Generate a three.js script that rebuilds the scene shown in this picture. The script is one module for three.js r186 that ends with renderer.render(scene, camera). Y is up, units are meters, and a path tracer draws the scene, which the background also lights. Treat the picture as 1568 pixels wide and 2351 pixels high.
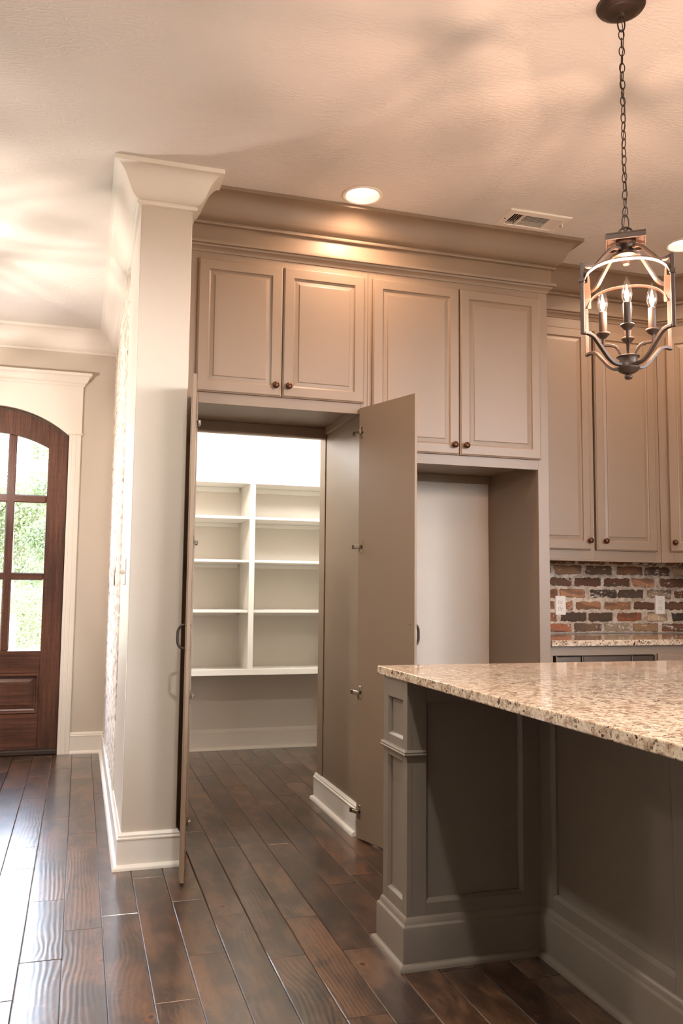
import * as THREE from 'three';
import { mergeGeometries, toCreasedNormals, mergeVertices } from 'three/addons/utils/BufferGeometryUtils.js';
import { RectAreaLightUniformsLib } from 'three/addons/lights/RectAreaLightUniformsLib.js';

// ---------------------------------------------------------------- camera, sky, sun, exposure
const W = 1568, HP = 2351;
const H = 3.005;                                            // ceiling height
const scene = new THREE.Scene();
const camera = new THREE.PerspectiveCamera(61.967, W / HP, 0.05, 200);
camera.position.set(-2.32, 1.1564, 3.9111);
camera.rotation.order = 'YXZ';
camera.rotation.set(0.0912, -0.2954, 0.0101);
const renderer = new THREE.WebGLRenderer({ antialias: true });
renderer.toneMapping = THREE.LinearToneMapping;
renderer.toneMappingExposure = 1.0;
renderer.shadowMap.enabled = true;
RectAreaLightUniformsLib.init();

const SKY_GAIN = 27, BULB_CD = 0.92, CAN_CD = 3.6;
const LAMP = new THREE.Color(1, 0.62, 0.45), CANC = new THREE.Color(1, 0.67, 0.47), CAN_FILL = new THREE.Color(1, 0.96, 0.9), PANTRYC = new THREE.Color(1, 0.985, 0.97);

const sun = new THREE.DirectionalLight(new THREE.Color(1, 0.96, 0.88), 5);
sun.position.set(9, 22, 7); sun.target.position.set(-3, 0, -9);
sun.castShadow = true; sun.shadow.mapSize.set(2048, 2048);
Object.assign(sun.shadow.camera, { left: -30, right: 30, top: 30, bottom: -30, far: 80 });
scene.add(sun, sun.target);

// ---------------------------------------------------------------- seeded noise
function rng(seed) { let a = seed >>> 0; return () => { a = (a + 0x6D2B79F5) | 0; let t = Math.imul(a ^ (a >>> 15), 1 | a); t = (t + Math.imul(t ^ (t >>> 7), 61 | t)) ^ t; return ((t ^ (t >>> 14)) >>> 0) / 4294967296; }; }
const R0 = rng(7);
const TAB = new Float32Array(65536); for (let i = 0; i < 65536; i++) TAB[i] = R0();
const hash2 = (x, y) => TAB[((x & 255) | ((y & 255) << 8))];
const sm = (t) => t * t * (3 - 2 * t);
const clamp = (x, a = 0, b = 1) => Math.min(b, Math.max(a, x));
const step = (a, b, x) => sm(clamp((x - a) / (b - a)));
const lerp = (a, b, t) => a + (b - a) * t;
// value noise, periodic with px, py (integers)
function vn(x, y, px = 256, py = 256) {
  const xi = Math.floor(x), yi = Math.floor(y), fx = sm(x - xi), fy = sm(y - yi);
  const x0 = ((xi % px) + px) % px, x1 = (x0 + 1) % px, y0 = ((yi % py) + py) % py, y1 = (y0 + 1) % py;
  return lerp(lerp(hash2(x0, y0), hash2(x1, y0), fx), lerp(hash2(x0, y1), hash2(x1, y1), fx), fy);
}
function fbm(x, y, px, py, o = 4) { let s = 0, a = 0.5, f = 1; for (let i = 0; i < o; i++) { s += a * vn(x * f + i * 17, y * f + i * 31, px * f, py * f); a *= 0.5; f *= 2; } return s / (1 - Math.pow(0.5, o)); }
const noise3 = (x, y, z) => (vn(x + z * 1.7, y - z * 0.9) + vn(y * 1.3 + 40 + x * 0.4, z + 11)) / 2;

{ // the sky: a bright hazy summer sky with thin cloud, the same all the way round
  const w = 512, h = 256, d = new Float32Array(w * h * 4);
  for (let y = 0; y < h; y++) for (let x = 0; x < w; x++) {
    const el = Math.max(0, (y / h - 0.5) * 2), c = step(0.4, 0.75, fbm(x / w * 8, y / h * 8, 8, 8, 5));
    const k = step(0, 0.45, el), i = (y * w + x) * 4;
    const b = [lerp(0.92, 0.55, k), lerp(1.0, 0.76, k), lerp(1.1, 1.1, k)];
    for (let j = 0; j < 3; j++) d[i + j] = SKY_GAIN * (y < h / 2 ? [0.1, 0.11, 0.08][j] : lerp(b[j], 1.1, 0.4 * c));
    d[i + 3] = 1;
  }
  const t = new THREE.DataTexture(d, w, h, THREE.RGBAFormat, THREE.FloatType);
  t.mapping = THREE.EquirectangularReflectionMapping; t.magFilter = THREE.LinearFilter; t.needsUpdate = true;
  scene.background = t;
}

// ---------------------------------------------------------------- textures
function tex(n, m, fn, srgb, rx, ry) {   // fn(u, v) in 0..1 -> [r, g, b] 0..255 or a height 0..1
  const d = new Uint8Array(n * m * 4);
  for (let y = 0; y < m; y++) for (let x = 0; x < n; x++) {
    const c = fn(x / n, y / m), i = (y * n + x) * 4;
    if (c.length) { d[i] = c[0]; d[i + 1] = c[1]; d[i + 2] = c[2]; } else d[i] = d[i + 1] = d[i + 2] = clamp(c) * 255;
    d[i + 3] = 255;
  }
  const t = new THREE.DataTexture(d, n, m, THREE.RGBAFormat);
  t.wrapS = t.wrapT = THREE.RepeatWrapping; t.magFilter = THREE.LinearFilter; t.minFilter = THREE.LinearMipmapLinearFilter; t.generateMipmaps = true;
  if (srgb) t.colorSpace = THREE.SRGBColorSpace;
  t.repeat.set(1 / rx, 1 / ry); t.needsUpdate = true;
  return t;
}
const mix3 = (a, b, t) => [lerp(a[0], b[0], t), lerp(a[1], b[1], t), lerp(a[2], b[2], t)];

// floor boards: stained maple, cloudy, with thin paler figure lines; tile 1 m across the boards, 2 m along
const woodColor = tex(1536, 1536, (u, v) => {
  const wx = fbm(u * 6, v * 8, 6, 8, 3), wy = fbm(u * 5 + 9, v * 6 + 4, 5, 6, 3);
  const cloud = 0.6 * fbm(u * 14 + wx, v * 12 + wy, 14, 12, 4) + 0.4 * fbm(u * 40 + wx * 2, v * 26, 40, 26, 3);
  let c = mix3([54, 40, 32], [95, 71, 54], step(0.3, 0.68, cloud));
  const dark = step(0.58, 0.76, fbm(u * 13 + 3, v * 22 + 5, 13, 22, 4));
  c = mix3(c, [44, 37, 33], dark * 0.6);
  const fig = fbm(u * 7, v * 5, 7, 5, 4) * 30 + fbm(u * 30 + 5, v * 22, 30, 22, 2) * 2.2, ring = Math.abs(fig - Math.round(fig));
  const line = (1 - step(0.03, 0.13, ring)) * step(0.46, 0.66, vn(u * 18, v * 13, 18, 13));
  c = mix3(c, [134, 97, 68], line * 0.4);
  const kx = u * 8, ky = v * 7, cx = Math.floor(kx), cy = Math.floor(ky);           // knots
  if (hash2(cx + 50, cy + 90) > 0.72) {
    const dx = (kx - cx - 0.3 - 0.4 * hash2(cx, cy)) * 0.125, dy = (ky - cy - 0.5) * 0.286, r = Math.hypot(dx, dy * 0.7) * (0.7 + 0.7 * vn(u * 90, v * 90, 90, 90));
    c = mix3(c, [36, 25, 20], 0.8 * (1 - step(0.004, 0.011, r))); c = mix3(c, [138, 88, 54], 0.5 * step(0.008, 0.013, r) * (1 - step(0.013, 0.022, r)));
  }
  const g = (vn(u * 700, v * 60, 700, 60) - 0.5) * 10;
  return [c[0] + g, c[1] + g, c[2] + g];
}, true, 1, 2);
const woodBump = tex(1024, 1024, (u, v) => {
  const w = fbm(u * 6, v * 5, 6, 5, 3) * 1.5, patch = step(0.42, 0.6, fbm(u * 7 + 5, v * 4 + 2, 7, 4, 2));
  const rip = 0.5 + 0.5 * Math.sin(6.2832 * (u * 56 + w * 3.2));
  return 0.2 + 0.5 * rip * (0.35 + 0.65 * patch) + 0.25 * fbm(u * 24, v * 30, 24, 30, 3);
}, false, 1, 2);
const granite = tex(2048, 2048, (u, v) => {
  const a = fbm(u * 56, v * 56, 56, 56, 4), b = fbm(u * 118 + 3, v * 118 + 8, 118, 118, 3), e = fbm(u * 170 + 20, v * 150 + 5, 170, 150, 3);
  let c = mix3([190, 168, 142], [210, 193, 169], step(0.4, 0.65, b));
  c = mix3(c, [162, 133, 106], step(0.5, 0.66, a) * 0.7);
  c = mix3(c, [128, 104, 84], step(0.58, 0.68, b * 0.6 + a * 0.4) * 0.6);
  c = mix3(c, [70, 58, 54], step(0.61, 0.66, e) * step(0.46, 0.56, a * 0.5 + fbm(u * 22 + 7, v * 22, 22, 22, 2) * 0.5) * 0.75);
  const w = step(0.64, 0.7, fbm(u * 96 + 31, v * 96 + 17, 96, 96, 2)); c = mix3(c, [222, 210, 192], w * 0.6);
  const r = step(0.76, 0.8, fbm(u * 80 + 13, v * 80 + 27, 80, 80, 2)); return mix3(c, [74, 30, 30], r);
}, true, 0.75, 0.75);
function cells(x, y, px, py) {       // distance to the nearest scattered point and the gap to the next, periodic
  const xi = Math.floor(x), yi = Math.floor(y); let f1 = 9, f2 = 9;
  for (let j = -1; j <= 1; j++) for (let i = -1; i <= 1; i++) {
    const cx = ((xi + i) % px + px) % px, cy = ((yi + j) % py + py) % py, dx = xi + i + hash2(cx, cy) - x, dy = yi + j + hash2(cx + 91, cy + 37) - y, d = dx * dx + dy * dy;
    if (d < f1) { f2 = f1; f1 = d; } else if (d < f2) f2 = d;
  }
  return [Math.sqrt(f1), Math.sqrt(f2) - Math.sqrt(f1)];
}
const ceilBump = tex(1536, 1536, (u, v) => {          // trowelled plaster: flat scales drawn out in x, with raised lips
  const wu = (fbm(u * 22, v * 26, 22, 26, 2) - 0.5) * 1.3, wv = (fbm(u * 14 + 5, v * 20 + 3, 14, 20, 2) - 0.5) * 2.2, [f, e] = cells(u * 26 + wu, v * 84 + wv, 26, 84);
  return 0.15 + 0.45 * (1 - step(0.02, 0.34, e)) * (0.35 + 0.65 * step(0.3, 0.6, fbm(u * 11, v * 14, 11, 14, 2))) + 0.22 * (1 - f) + 0.2 * fbm(u * 50, v * 90, 50, 90, 3);
}, false, 1.5, 1.5);
const peel = tex(512, 512, (u, v) => fbm(u * 64, v * 64, 64, 64, 3), false, 0.25, 0.25);
const mahogany = tex(1024, 1024, (u, v) => {
  const s = fbm(u * 60, v * 4, 60, 4, 4), p = vn(u * 420, v * 26, 420, 26), a = fbm(u * 7, v * 3, 7, 3, 3);
  let c = mix3([76, 49, 38], [112, 74, 57], step(0.25, 0.75, s * 0.6 + a * 0.4));
  return mix3(c, [46, 28, 21], step(0.62, 0.85, p) * 0.5);
}, true, 0.5, 1.2);
const steelT = tex(256, 512, (u, v) => fbm(u * 4, v * 200, 4, 200, 2), false, 0.3, 0.1);
const bark = tex(256, 256, (u, v) => fbm(u * 24, v * 6, 24, 6, 4), false, 0.5, 0.8);

// ---------------------------------------------------------------- materials
const M = (o) => new THREE.MeshStandardMaterial(o);
const mPaint = M({ name: 'greige cabinet paint', color: '#8a7662', roughness: 0.42, bumpMap: peel, bumpScale: 0.00006 });
const mPaintDark = M({ name: 'grey paint darkened for shade', color: '#786d60', roughness: 0.4, bumpMap: peel, bumpScale: 0.00006 });  // grey, darkened further to stand in for shade under the counter
const mWall = M({ name: 'warm grey wall paint', color: '#ccc1b2', roughness: 0.75, bumpMap: peel, bumpScale: 0.00015 });
const mPantryWall = M({ name: 'pale pantry wall paint', color: '#dcd4c8', roughness: 0.75, bumpMap: peel, bumpScale: 0.00015 });
const mFar = M({ name: 'darkened great room wall paint', color: '#9d9284', roughness: 0.8 });  // unseen walls, darkened to cut the light they bounce back
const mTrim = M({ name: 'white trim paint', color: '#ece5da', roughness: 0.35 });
const mShelf = M({ name: 'white shelf paint', color: '#efebe2', roughness: 0.4 });
const mCeil = M({ name: 'textured ceiling', color: '#e2dcd5', roughness: 0.75, bumpMap: ceilBump, bumpScale: 0.0022 });
const mBronze = M({ name: 'oil rubbed bronze', color: '#3b2d23', roughness: 0.46, metalness: 0.35 });
const mKnob = M({ name: 'bronze knob', color: '#543322', roughness: 0.36, metalness: 0.75 });
const mNickel = M({ name: 'nickel', color: '#c9bfb0', roughness: 0.25, metalness: 1 });
const mSteel = M({ name: 'stainless steel', color: '#786b60', roughness: 0.32, metalness: 1, bumpMap: steelT, bumpScale: 0.00003 });
const mBlack = M({ name: 'black plastic', color: '#15120f', roughness: 0.5 });
const mPlate = M({ name: 'white plastic', color: '#efe8dd', roughness: 0.3 });
const mGranite = new THREE.MeshPhysicalMaterial({ name: 'polished granite', map: granite, roughness: 0.07, specularIntensity: 1 });
const mDoor = M({ name: 'mahogany', map: mahogany, roughness: 0.3 });
const mDoorH = mDoor.clone(); mDoorH.name = 'mahogany rails'; mDoorH.map = mahogany.clone(); mDoorH.map.rotation = Math.PI / 2; mDoorH.map.repeat.set(1 / 0.5, 1 / 1.2); mDoorH.map.needsUpdate = true;
const mGlass = new THREE.MeshPhysicalMaterial({ name: 'clear glass', color: '#ffffff', transmission: 1, thickness: 0, roughness: 0, ior: 1.5 });
const mBulb = new THREE.MeshPhysicalMaterial({ name: 'bulb glass', color: '#ffffff', transmission: 1, thickness: 0, roughness: 0.02, ior: 1.5 });
const mSub = M({ name: 'subfloor', color: '#1d1510', roughness: 0.9 });
const mGrout = M({ name: 'mortar', vertexColors: true, roughness: 0.95 });
const mBrick = M({ name: 'old brick', vertexColors: true, roughness: 0.92, bumpMap: peel, bumpScale: 0.0008 });
const mFil = M({ name: 'glowing filament', color: '#ffddb0', emissive: new THREE.Color(1, 0.75, 0.55), emissiveIntensity: 25 });
const mGlow = M({ name: 'lamp face', color: '#ffffff', emissive: new THREE.Color(1, 0.86, 0.74), emissiveIntensity: 4.5 });
const mPantryGlow = M({ name: 'pantry lamp glass', color: '#ffffff', emissive: PANTRYC, emissiveIntensity: 4 });
const mLeaf = [['#747648'], ['#7d7e52'], ['#666d42']].map(([c]) => new THREE.MeshPhysicalMaterial({ name: 'leaf', color: c, roughness: 0.8, transmission: 0.4, thickness: 0, side: THREE.DoubleSide }));
const mBark = M({ name: 'bark', color: '#8a7a68', roughness: 0.95, bumpMap: bark, bumpScale: 0.01 });
const mLawn = M({ name: 'lawn', color: '#5e6844', roughness: 0.95 });
const mPlank = ['#ffffff', '#e0d8d4', '#f4e6d8', '#cfc6c2', '#fff0e2'].map((c) => new THREE.MeshPhysicalMaterial({ name: 'stained floor board', color: c, map: woodColor, roughness: 0.3, clearcoat: 0.6, clearcoatRoughness: 0.16, bumpMap: woodBump, bumpScale: 0.00048 }));

// ---------------------------------------------------------------- geometry helpers
function boxUV(g) {          // uv in metres from position, by the way each face looks
  g = g.index ? g.toNonIndexed() : g;
  const p = g.attributes.position, n = new Float32Array(p.count * 2), a = new THREE.Vector3(), b = new THREE.Vector3(), c = new THREE.Vector3(), e = new THREE.Vector3(), f = new THREE.Vector3();
  for (let i = 0; i < p.count; i += 3) {
    a.fromBufferAttribute(p, i); b.fromBufferAttribute(p, i + 1); c.fromBufferAttribute(p, i + 2);
    e.subVectors(b, a); f.subVectors(c, a); e.cross(f);
    const ax = Math.abs(e.x), ay = Math.abs(e.y), az = Math.abs(e.z);
    [a, b, c].forEach((q, k) => { const [u, v] = ay > ax && ay > az ? [q.x, q.z] : ax > az ? [q.z, q.y] : [q.x, q.y]; n[(i + k) * 2] = u; n[(i + k) * 2 + 1] = v; });
  }
  g.setAttribute('uv', new THREE.BufferAttribute(n, 2));
  return g;
}
function fromTris(v, crease = 0.5) {
  const g = new THREE.BufferGeometry(); g.setAttribute('position', new THREE.BufferAttribute(new Float32Array(v), 3));
  const r = crease ? toCreasedNormals(g, crease) : (g.computeVertexNormals(), g);
  return boxUV(r);
}
function box(x0, x1, y0, y1, z0, z1, b = 0.0015) {       // box with chamfered edges, from corner to corner
  b = Math.min(b, (x1 - x0) * 0.45, (y1 - y0) * 0.45, (z1 - z0) * 0.45);
  const v = [], L = [[x0, x1], [y0, y1], [z0, z1]];
  const P = (sx, sy, sz, flat) => { const s = [sx, sy, sz]; return s.map((k, i) => (k ? L[i][1] : L[i][0]) + (i === flat ? 0 : (k ? -b : b))); };
  const quad = (a, c, d, e, out) => {
    const n = new THREE.Vector3().subVectors(new THREE.Vector3(...c), new THREE.Vector3(...a)).cross(new THREE.Vector3().subVectors(new THREE.Vector3(...d), new THREE.Vector3(...a)));
    if (n.dot(out) < 0) [c, e] = [e, c];
    v.push(...a, ...c, ...d, ...a, ...d, ...e);
  };
  for (let ax = 0; ax < 3; ax++) for (const s of [0, 1]) {
    const o = [1, 2].map((k) => (ax + k) % 3), mk = (p, q) => { const t = []; t[ax] = s; t[o[0]] = p; t[o[1]] = q; return P(...t, ax); };
    const out = new THREE.Vector3().setComponent(ax, s ? 1 : -1);
    quad(mk(0, 0), mk(1, 0), mk(1, 1), mk(0, 1), out);
    if (s === 0) continue;
  }
  for (let ax = 0; ax < 3; ax++) { const [p, q] = [1, 2].map((k) => (ax + k) % 3);
    for (const sp of [0, 1]) for (const sq of [0, 1]) {
      const mk = (e, flat) => { const t = []; t[ax] = e; t[p] = sp; t[q] = sq; return P(...t, flat); };
      quad(mk(0, p), mk(1, p), mk(1, q), mk(0, q), new THREE.Vector3().setComponent(p, sp ? 1 : -1).setComponent(q, sq ? 1 : -1));
    } }
  for (const a of [0, 1]) for (const c of [0, 1]) for (const d of [0, 1]) {
    const t = [P(a, c, d, 0), P(a, c, d, 1), P(a, c, d, 2)];
    if ((a + c + d) % 2 === 0) t.reverse();
    v.push(...t.flat());
  }
  return fromTris(v, 0);
}
function sweep(profile, path, side = 1, ends = true, crease = 0.55) {    // closed profile [out, y] carried along [x, z], mitred at corners
  const n = path.length, seg = [];
  for (let i = 0; i + 1 < n; i++) { const dx = path[i + 1][0] - path[i][0], dz = path[i + 1][1] - path[i][1], l = Math.hypot(dx, dz); seg.push([dz / l * side, -dx / l * side]); }
  const ring = path.map((p, i) => {
    const a = seg[Math.max(0, i - 1)], b = seg[Math.min(n - 2, i)], k = 1 + a[0] * b[0] + a[1] * b[1], m = [(a[0] + b[0]) / k, (a[1] + b[1]) / k];
    return profile.map(([o, y]) => [p[0] + m[0] * o, y, p[1] + m[1] * o]);
  });
  const area = profile.reduce((s, p, i) => { const q = profile[(i + 1) % profile.length]; return s + p[0] * q[1] - q[0] * p[1]; }, 0), flip = (area > 0) === (side > 0);
  const v = [], tri = (a, b, c) => (flip ? v.push(...a, ...c, ...b) : v.push(...a, ...b, ...c));
  for (let i = 0; i + 1 < n; i++) for (let j = 0; j < profile.length; j++) {
    const k = (j + 1) % profile.length, a = ring[i][j], b = ring[i][k], c = ring[i + 1][k], d = ring[i + 1][j];
    tri(a, b, c); tri(a, c, d);
  }
  if (ends) { const f = THREE.ShapeUtils.triangulateShape(profile.map((p) => new THREE.Vector2(...p)), []);
    for (const [a, b, c] of f) for (const [r, s] of [[ring[0], 1], [ring[n - 1], 0]]) { const up = area > 0; if ((s === 1) === up) tri(r[c], r[b], r[a]); else tri(r[a], r[b], r[c]); } }
  return fromTris(v, crease);
}
// rectangular rings [inset, z] from outside to inside, on a w x h front at the origin
function rings(w, h, list, fill, back) {
  const v = [], at = ([i, z]) => [[i, i, z], [w - i, i, z], [w - i, h - i, z], [i, h - i, z]];
  for (let k = 0; k + 1 < list.length; k++) { const a = at(list[k]), b = at(list[k + 1]); for (let j = 0; j < 4; j++) { const m = (j + 1) % 4; v.push(...a[j], ...a[m], ...b[m], ...a[j], ...b[m], ...b[j]); } }
  if (fill) { const a = at(list[list.length - 1]); v.push(...a[0], ...a[1], ...a[2], ...a[0], ...a[2], ...a[3]); }
  if (back) { const a = at(list[0]); v.push(...a[0], ...a[2], ...a[1], ...a[0], ...a[3], ...a[2]); }
  return fromTris(v, 0);
}
const lathe = (pts, n = 24) => boxUV(new THREE.LatheGeometry(pts.map((p) => new THREE.Vector2(...p)), n));
const tube = (pts, r, n = 24, k = 8, closed = false) => boxUV(new THREE.TubeGeometry(new THREE.CatmullRomCurve3(pts.map((p) => new THREE.Vector3(...p)), closed), n, r, k, closed));
const smooth = (pts, n = 30) => new THREE.CatmullRomCurve3(pts.map((p) => new THREE.Vector3(p[0], p[1], 0)), false, 'centripetal').getPoints(n);
function ribbon(pts, t, d, n = 30, raw = false) {          // a flat bar bent in the xy plane: thickness t, width d along z
  const c = raw ? pts.map((p) => new THREE.Vector3(p[0], p[1], 0)) : smooth(pts, n), L = [], Rr = [];
  c.forEach((p, i) => { const a = c[Math.max(0, i - 1)], b = c[Math.min(c.length - 1, i + 1)], l = Math.hypot(b.x - a.x, b.y - a.y), nx = -(b.y - a.y) / l * t / 2, ny = (b.x - a.x) / l * t / 2; L.push([p.x + nx, p.y + ny]); Rr.push([p.x - nx, p.y - ny]); });
  const s = new THREE.Shape([...L, ...Rr.reverse()].map((p) => new THREE.Vector2(...p))), b = Math.min(0.0012, t * 0.25);
  const g = new THREE.ExtrudeGeometry(s, { depth: d - 2 * b, bevelEnabled: true, bevelSize: b, bevelOffset: -b, bevelThickness: b, bevelSegments: 1 });
  g.translate(0, 0, -d / 2 + b); return boxUV(toCreasedNormals(g, 0.6));
}
const moved = (g, x = 0, y = 0, z = 0, ry = 0) => { if (ry) g.rotateY(ry); g.translate(x, y, z); return g; };
const joined = (list) => mergeGeometries(list.map((g) => { const q = g.index ? g.toNonIndexed() : g; for (const k of Object.keys(q.attributes)) if (!['position', 'normal', 'uv', 'color'].includes(k)) q.deleteAttribute(k); return q; }));

// ---------------------------------------------------------------- object helpers
const taken = {};
const numbered = (n) => { taken[n] = (taken[n] ?? -1) + 1; return taken[n] ? n + '_' + String(taken[n]).padStart(3, '0') : n; };
const setup = (o, label, category, group) => { o.userData.label = label; o.userData.category = category; if (group) o.userData.group = group; return o; };
function thing(name, label, category, at = [0, 0, 0], turn = 0, group) { const o = new THREE.Group(); o.name = numbered(name); o.position.set(...at); o.rotation.y = turn; scene.add(o); return setup(o, label, category, group); }
function structure(name, label, geo, mat) { const o = geo ? new THREE.Mesh(geo, mat) : new THREE.Group(); if (geo) o.castShadow = o.receiveShadow = true; o.name = numbered(name); o.userData.kind = 'structure'; o.userData.label = label; scene.add(o); return o; }
function part(parent, name, geo, mat, label) {
  const o = geo ? new THREE.Mesh(geo, mat) : new THREE.Group(); if (geo) o.castShadow = o.receiveShadow = true; o.name = name; if (label) o.userData.label = label; parent.add(o); return o; }
const one = (name, label, category, geo, mat, group) => { const o = new THREE.Mesh(geo, mat); o.castShadow = o.receiveShadow = true; o.name = numbered(name); scene.add(o); return setup(o, label, category, group); };
function copy(o, at, turn, label) { const c = o.clone(); c.name = numbered(o.name.replace(/_\d{3}$/, '')); c.position.set(...at); c.rotation.y = turn; c.userData = { ...o.userData, label: label ?? o.userData.label }; scene.add(c); return c; }

// ================================================================ THE SETTING
const XL = -2.1209, XR = -1.8954, ZC = 0.1667, ZD = -2.4528, ZP = -2.3523, ZB = -0.65;   // partition faces, its end, foyer door wall, pantry wall, kitchen back wall
const XW = 1.56, ZR = 7.6, XF = -5.4;                                                        // right wall, rear wall, far left wall

// ---- floor boards
const floor = structure('floor', 'dark stained wide plank wood floor');
part(floor, 'subfloor', box(XF - 0.2, XW + 0.2, -0.2, -0.012, ZD - 0.2, ZR + 0.2, 0), mSub);
{
  const r = rng(11), cols = [-2.968, -2.842, -2.713, -2.586, -2.459, -2.333, -2.206, -2.079, -1.953, -1.831, -1.709, -1.589, -1.468, -1.346, -1.225, -1.105, -0.985, -0.863, -0.742];
  while (cols[0] > XF) cols.unshift(cols[0] - 0.125);
  while (cols[cols.length - 1] < XW) cols.push(cols[cols.length - 1] + 0.122);
  const known = { '-2.842': [-1.1, 0.3, 0.9], '-2.713': [-1.462, 0.2, 0.95], '-2.586': [-1.754, -1.146, -0.244, 0.065, 0.55, 1.247], '-2.459': [-1.944, -0.73, 0.465, 1.0], '-2.333': [-1.613, -0.41, 0.778, 1.6], '-2.206': [-1.2, -0.15, 0.674, 1.5], '-2.079': [-0.8, 0.3, 1.375],
    '-1.953': [-0.6, 0.597, 1.087], '-1.831': [-1.3, -0.3, 0.773, 1.7], '-1.709': [-1.205, -0.01, 1.174, 1.9], '-1.589': [-1.51, -0.33, 0.868, 1.6], '-1.468': [-1.19, -0.005, 1.174], '-1.346': [-1.8, -0.7, 0.58], '-1.225': [-1.905, -0.9, 0.49, 1.405], '-1.105': [-1.19, -0.48, 0.9], '-0.985': [-1.795, -0.48, 0.7], '-0.863': [-1.966, -1.2, 0.1] };
  const rest = [];
  for (let i = 0; i + 1 < cols.length; i++) {
    const x0 = cols[i], x1 = cols[i + 1], k = (known[x0.toFixed(3)] ?? [-1.3 + r() * 0.6, r() * 0.7 - 0.2, 0.9 + r() * 0.8]).slice();
    while (k[0] > ZD - 0.1) k.unshift(k[0] - 0.45 - r() * 0.6);
    while (k[k.length - 1] < ZR) k.push(k[k.length - 1] + 0.45 + r() * 0.75);
    for (let j = 0; j + 1 < k.length; j++) {
      const z0 = Math.max(k[j], ZD - 0.1), z1 = Math.min(k[j + 1], ZR), g0 = 0.0006, b = 0.0034, dy = (r() - 0.5) * 0.0008, v = [];
      if (z1 - z0 < 0.03) continue;
      const A = [[x0 + g0, z0 + g0], [x1 - g0, z0 + g0], [x1 - g0, z1 - g0], [x0 + g0, z1 - g0]], B = [[x0 + b, z0 + b * 0.7], [x1 - b, z0 + b * 0.7], [x1 - b, z1 - b * 0.7], [x0 + b, z1 - b * 0.7]];
      for (let m = 0; m < 4; m++) { const q = (m + 1) % 4;
        const a0 = [A[m][0], -0.014, A[m][1]], a1 = [A[q][0], -0.014, A[q][1]], c0 = [A[m][0], -0.0026, A[m][1]], c1 = [A[q][0], -0.0026, A[q][1]], d0 = [B[m][0], dy, B[m][1]], d1 = [B[q][0], dy, B[q][1]];
        v.push(...a0, ...c1, ...a1, ...a0, ...c0, ...c1, ...c0, ...d1, ...c1, ...c0, ...d0, ...d1); }
      const D = B.map((p) => [p[0], dy, p[1]]); v.push(...D[0], ...D[2], ...D[1], ...D[0], ...D[3], ...D[2]);
      const g = fromTris(v, 0), uv = g.attributes.uv, ou = r() * 5, ov = r() * 5, fl = r() < 0.5 ? -1 : 1;
      for (let m = 0; m < uv.count; m++) uv.setXY(m, uv.getX(m) + ou, fl * uv.getY(m) + ov);
      const mat = mPlank[Math.floor(r() * 5)];
      const seen = x0 > -2.99 && x0 < 0.15 && z0 < 1.75 && !(x0 > -1.0 && z0 > -0.6) && !(x0 > -0.35);
      if (seen) part(floor, 'plank', g, mat); else rest.push(g);
    }
  }
  const far = part(floor, 'plank_field', joined(rest), mPlank[0]); far.userData.kind = 'stuff';
}
// ---- ceiling with holes for the recessed lamps
const CANS = [[-1.116, 0.245], [0.69, 0.235], [0.69, 2.9], [-1.6, 4.4], [-2.95, 1.2], [-1.9, 2.6], [-0.6, 4.6]];
{
  const s = new THREE.Shape([[XF - 0.15, ZD - 0.15], [XW + 0.15, ZD - 0.15], [XW + 0.15, ZR + 0.15], [XF - 0.15, ZR + 0.15]].map((p) => new THREE.Vector2(...p)));
  s.holes.push(new THREE.Path([[-0.355, 0.19], [-0.355, 0.31], [-0.089, 0.31], [-0.089, 0.19]].map((p) => new THREE.Vector2(...p))));
  for (const [x, z] of CANS) { const h = new THREE.Path(); h.absarc(x, z, 0.082, 0, Math.PI * 2, true); s.holes.push(h); }
  const g = new THREE.ExtrudeGeometry(s, { depth: 0.2, bevelEnabled: false, curveSegments: 32 }); g.rotateX(Math.PI / 2); g.translate(0, H + 0.2, 0);
  structure('ceiling', 'pale trowel-textured ceiling', boxUV(g), mCeil);
}
// ---- walls
const wallGeo = (x0, x1, z0, z1, y0 = 0, y1 = H) => box(x0, x1, y0, y1, z0, z1, 0);
function holedWall(L, holes, depth) {       // wall in the xy plane from x 0..L with rectangular holes, front at z = 0, depth backwards
  const base = [[0, 0]]; for (const [a, b, c, d] of holes) if (c === 0) base.push([a, 0], [a, d], [b, d], [b, 0]);
  const s = new THREE.Shape([...base, [L, 0], [L, H], [0, H]].map((p) => new THREE.Vector2(...p)));
  for (const [a, b, c, d] of holes) if (c > 0) s.holes.push(new THREE.Path([[a, c], [a, d], [b, d], [b, c]].map((p) => new THREE.Vector2(...p))));
  const g = new THREE.ExtrudeGeometry(s, { depth, bevelEnabled: false }); g.translate(0, 0, -depth); return g;
}
const DX = -2.9455, DHW = 0.5085;                                  // front door: centre and half width
{ const g = holedWall(XL - XF + 0.1, [[DX - XF - 0.54, DX - XF + 0.54, 0, 2.47]], 0.16); g.translate(XF, 0, ZD); structure('wall_foyer', 'warm beige foyer wall round the front door', boxUV(g), mWall); }
const partition = structure('wall_partition', 'partition wall with its painted end towards the kitchen');
part(partition, 'drywall', box(XL, XR, 0, H, ZD, ZC, 0.003), mWall);
{ const g = holedWall(XW - XR, [[0.0001, -1.0229 - XR, 0, 2.0177]], 0.117); g.translate(XR, 0, ZB); structure('wall_back', 'kitchen back wall behind the cabinets', boxUV(g), mWall); }
structure('wall_pantry', 'grey pantry wall behind the white shelves', wallGeo(XR, 0.25, ZP - 0.12, ZP), mPantryWall);
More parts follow.
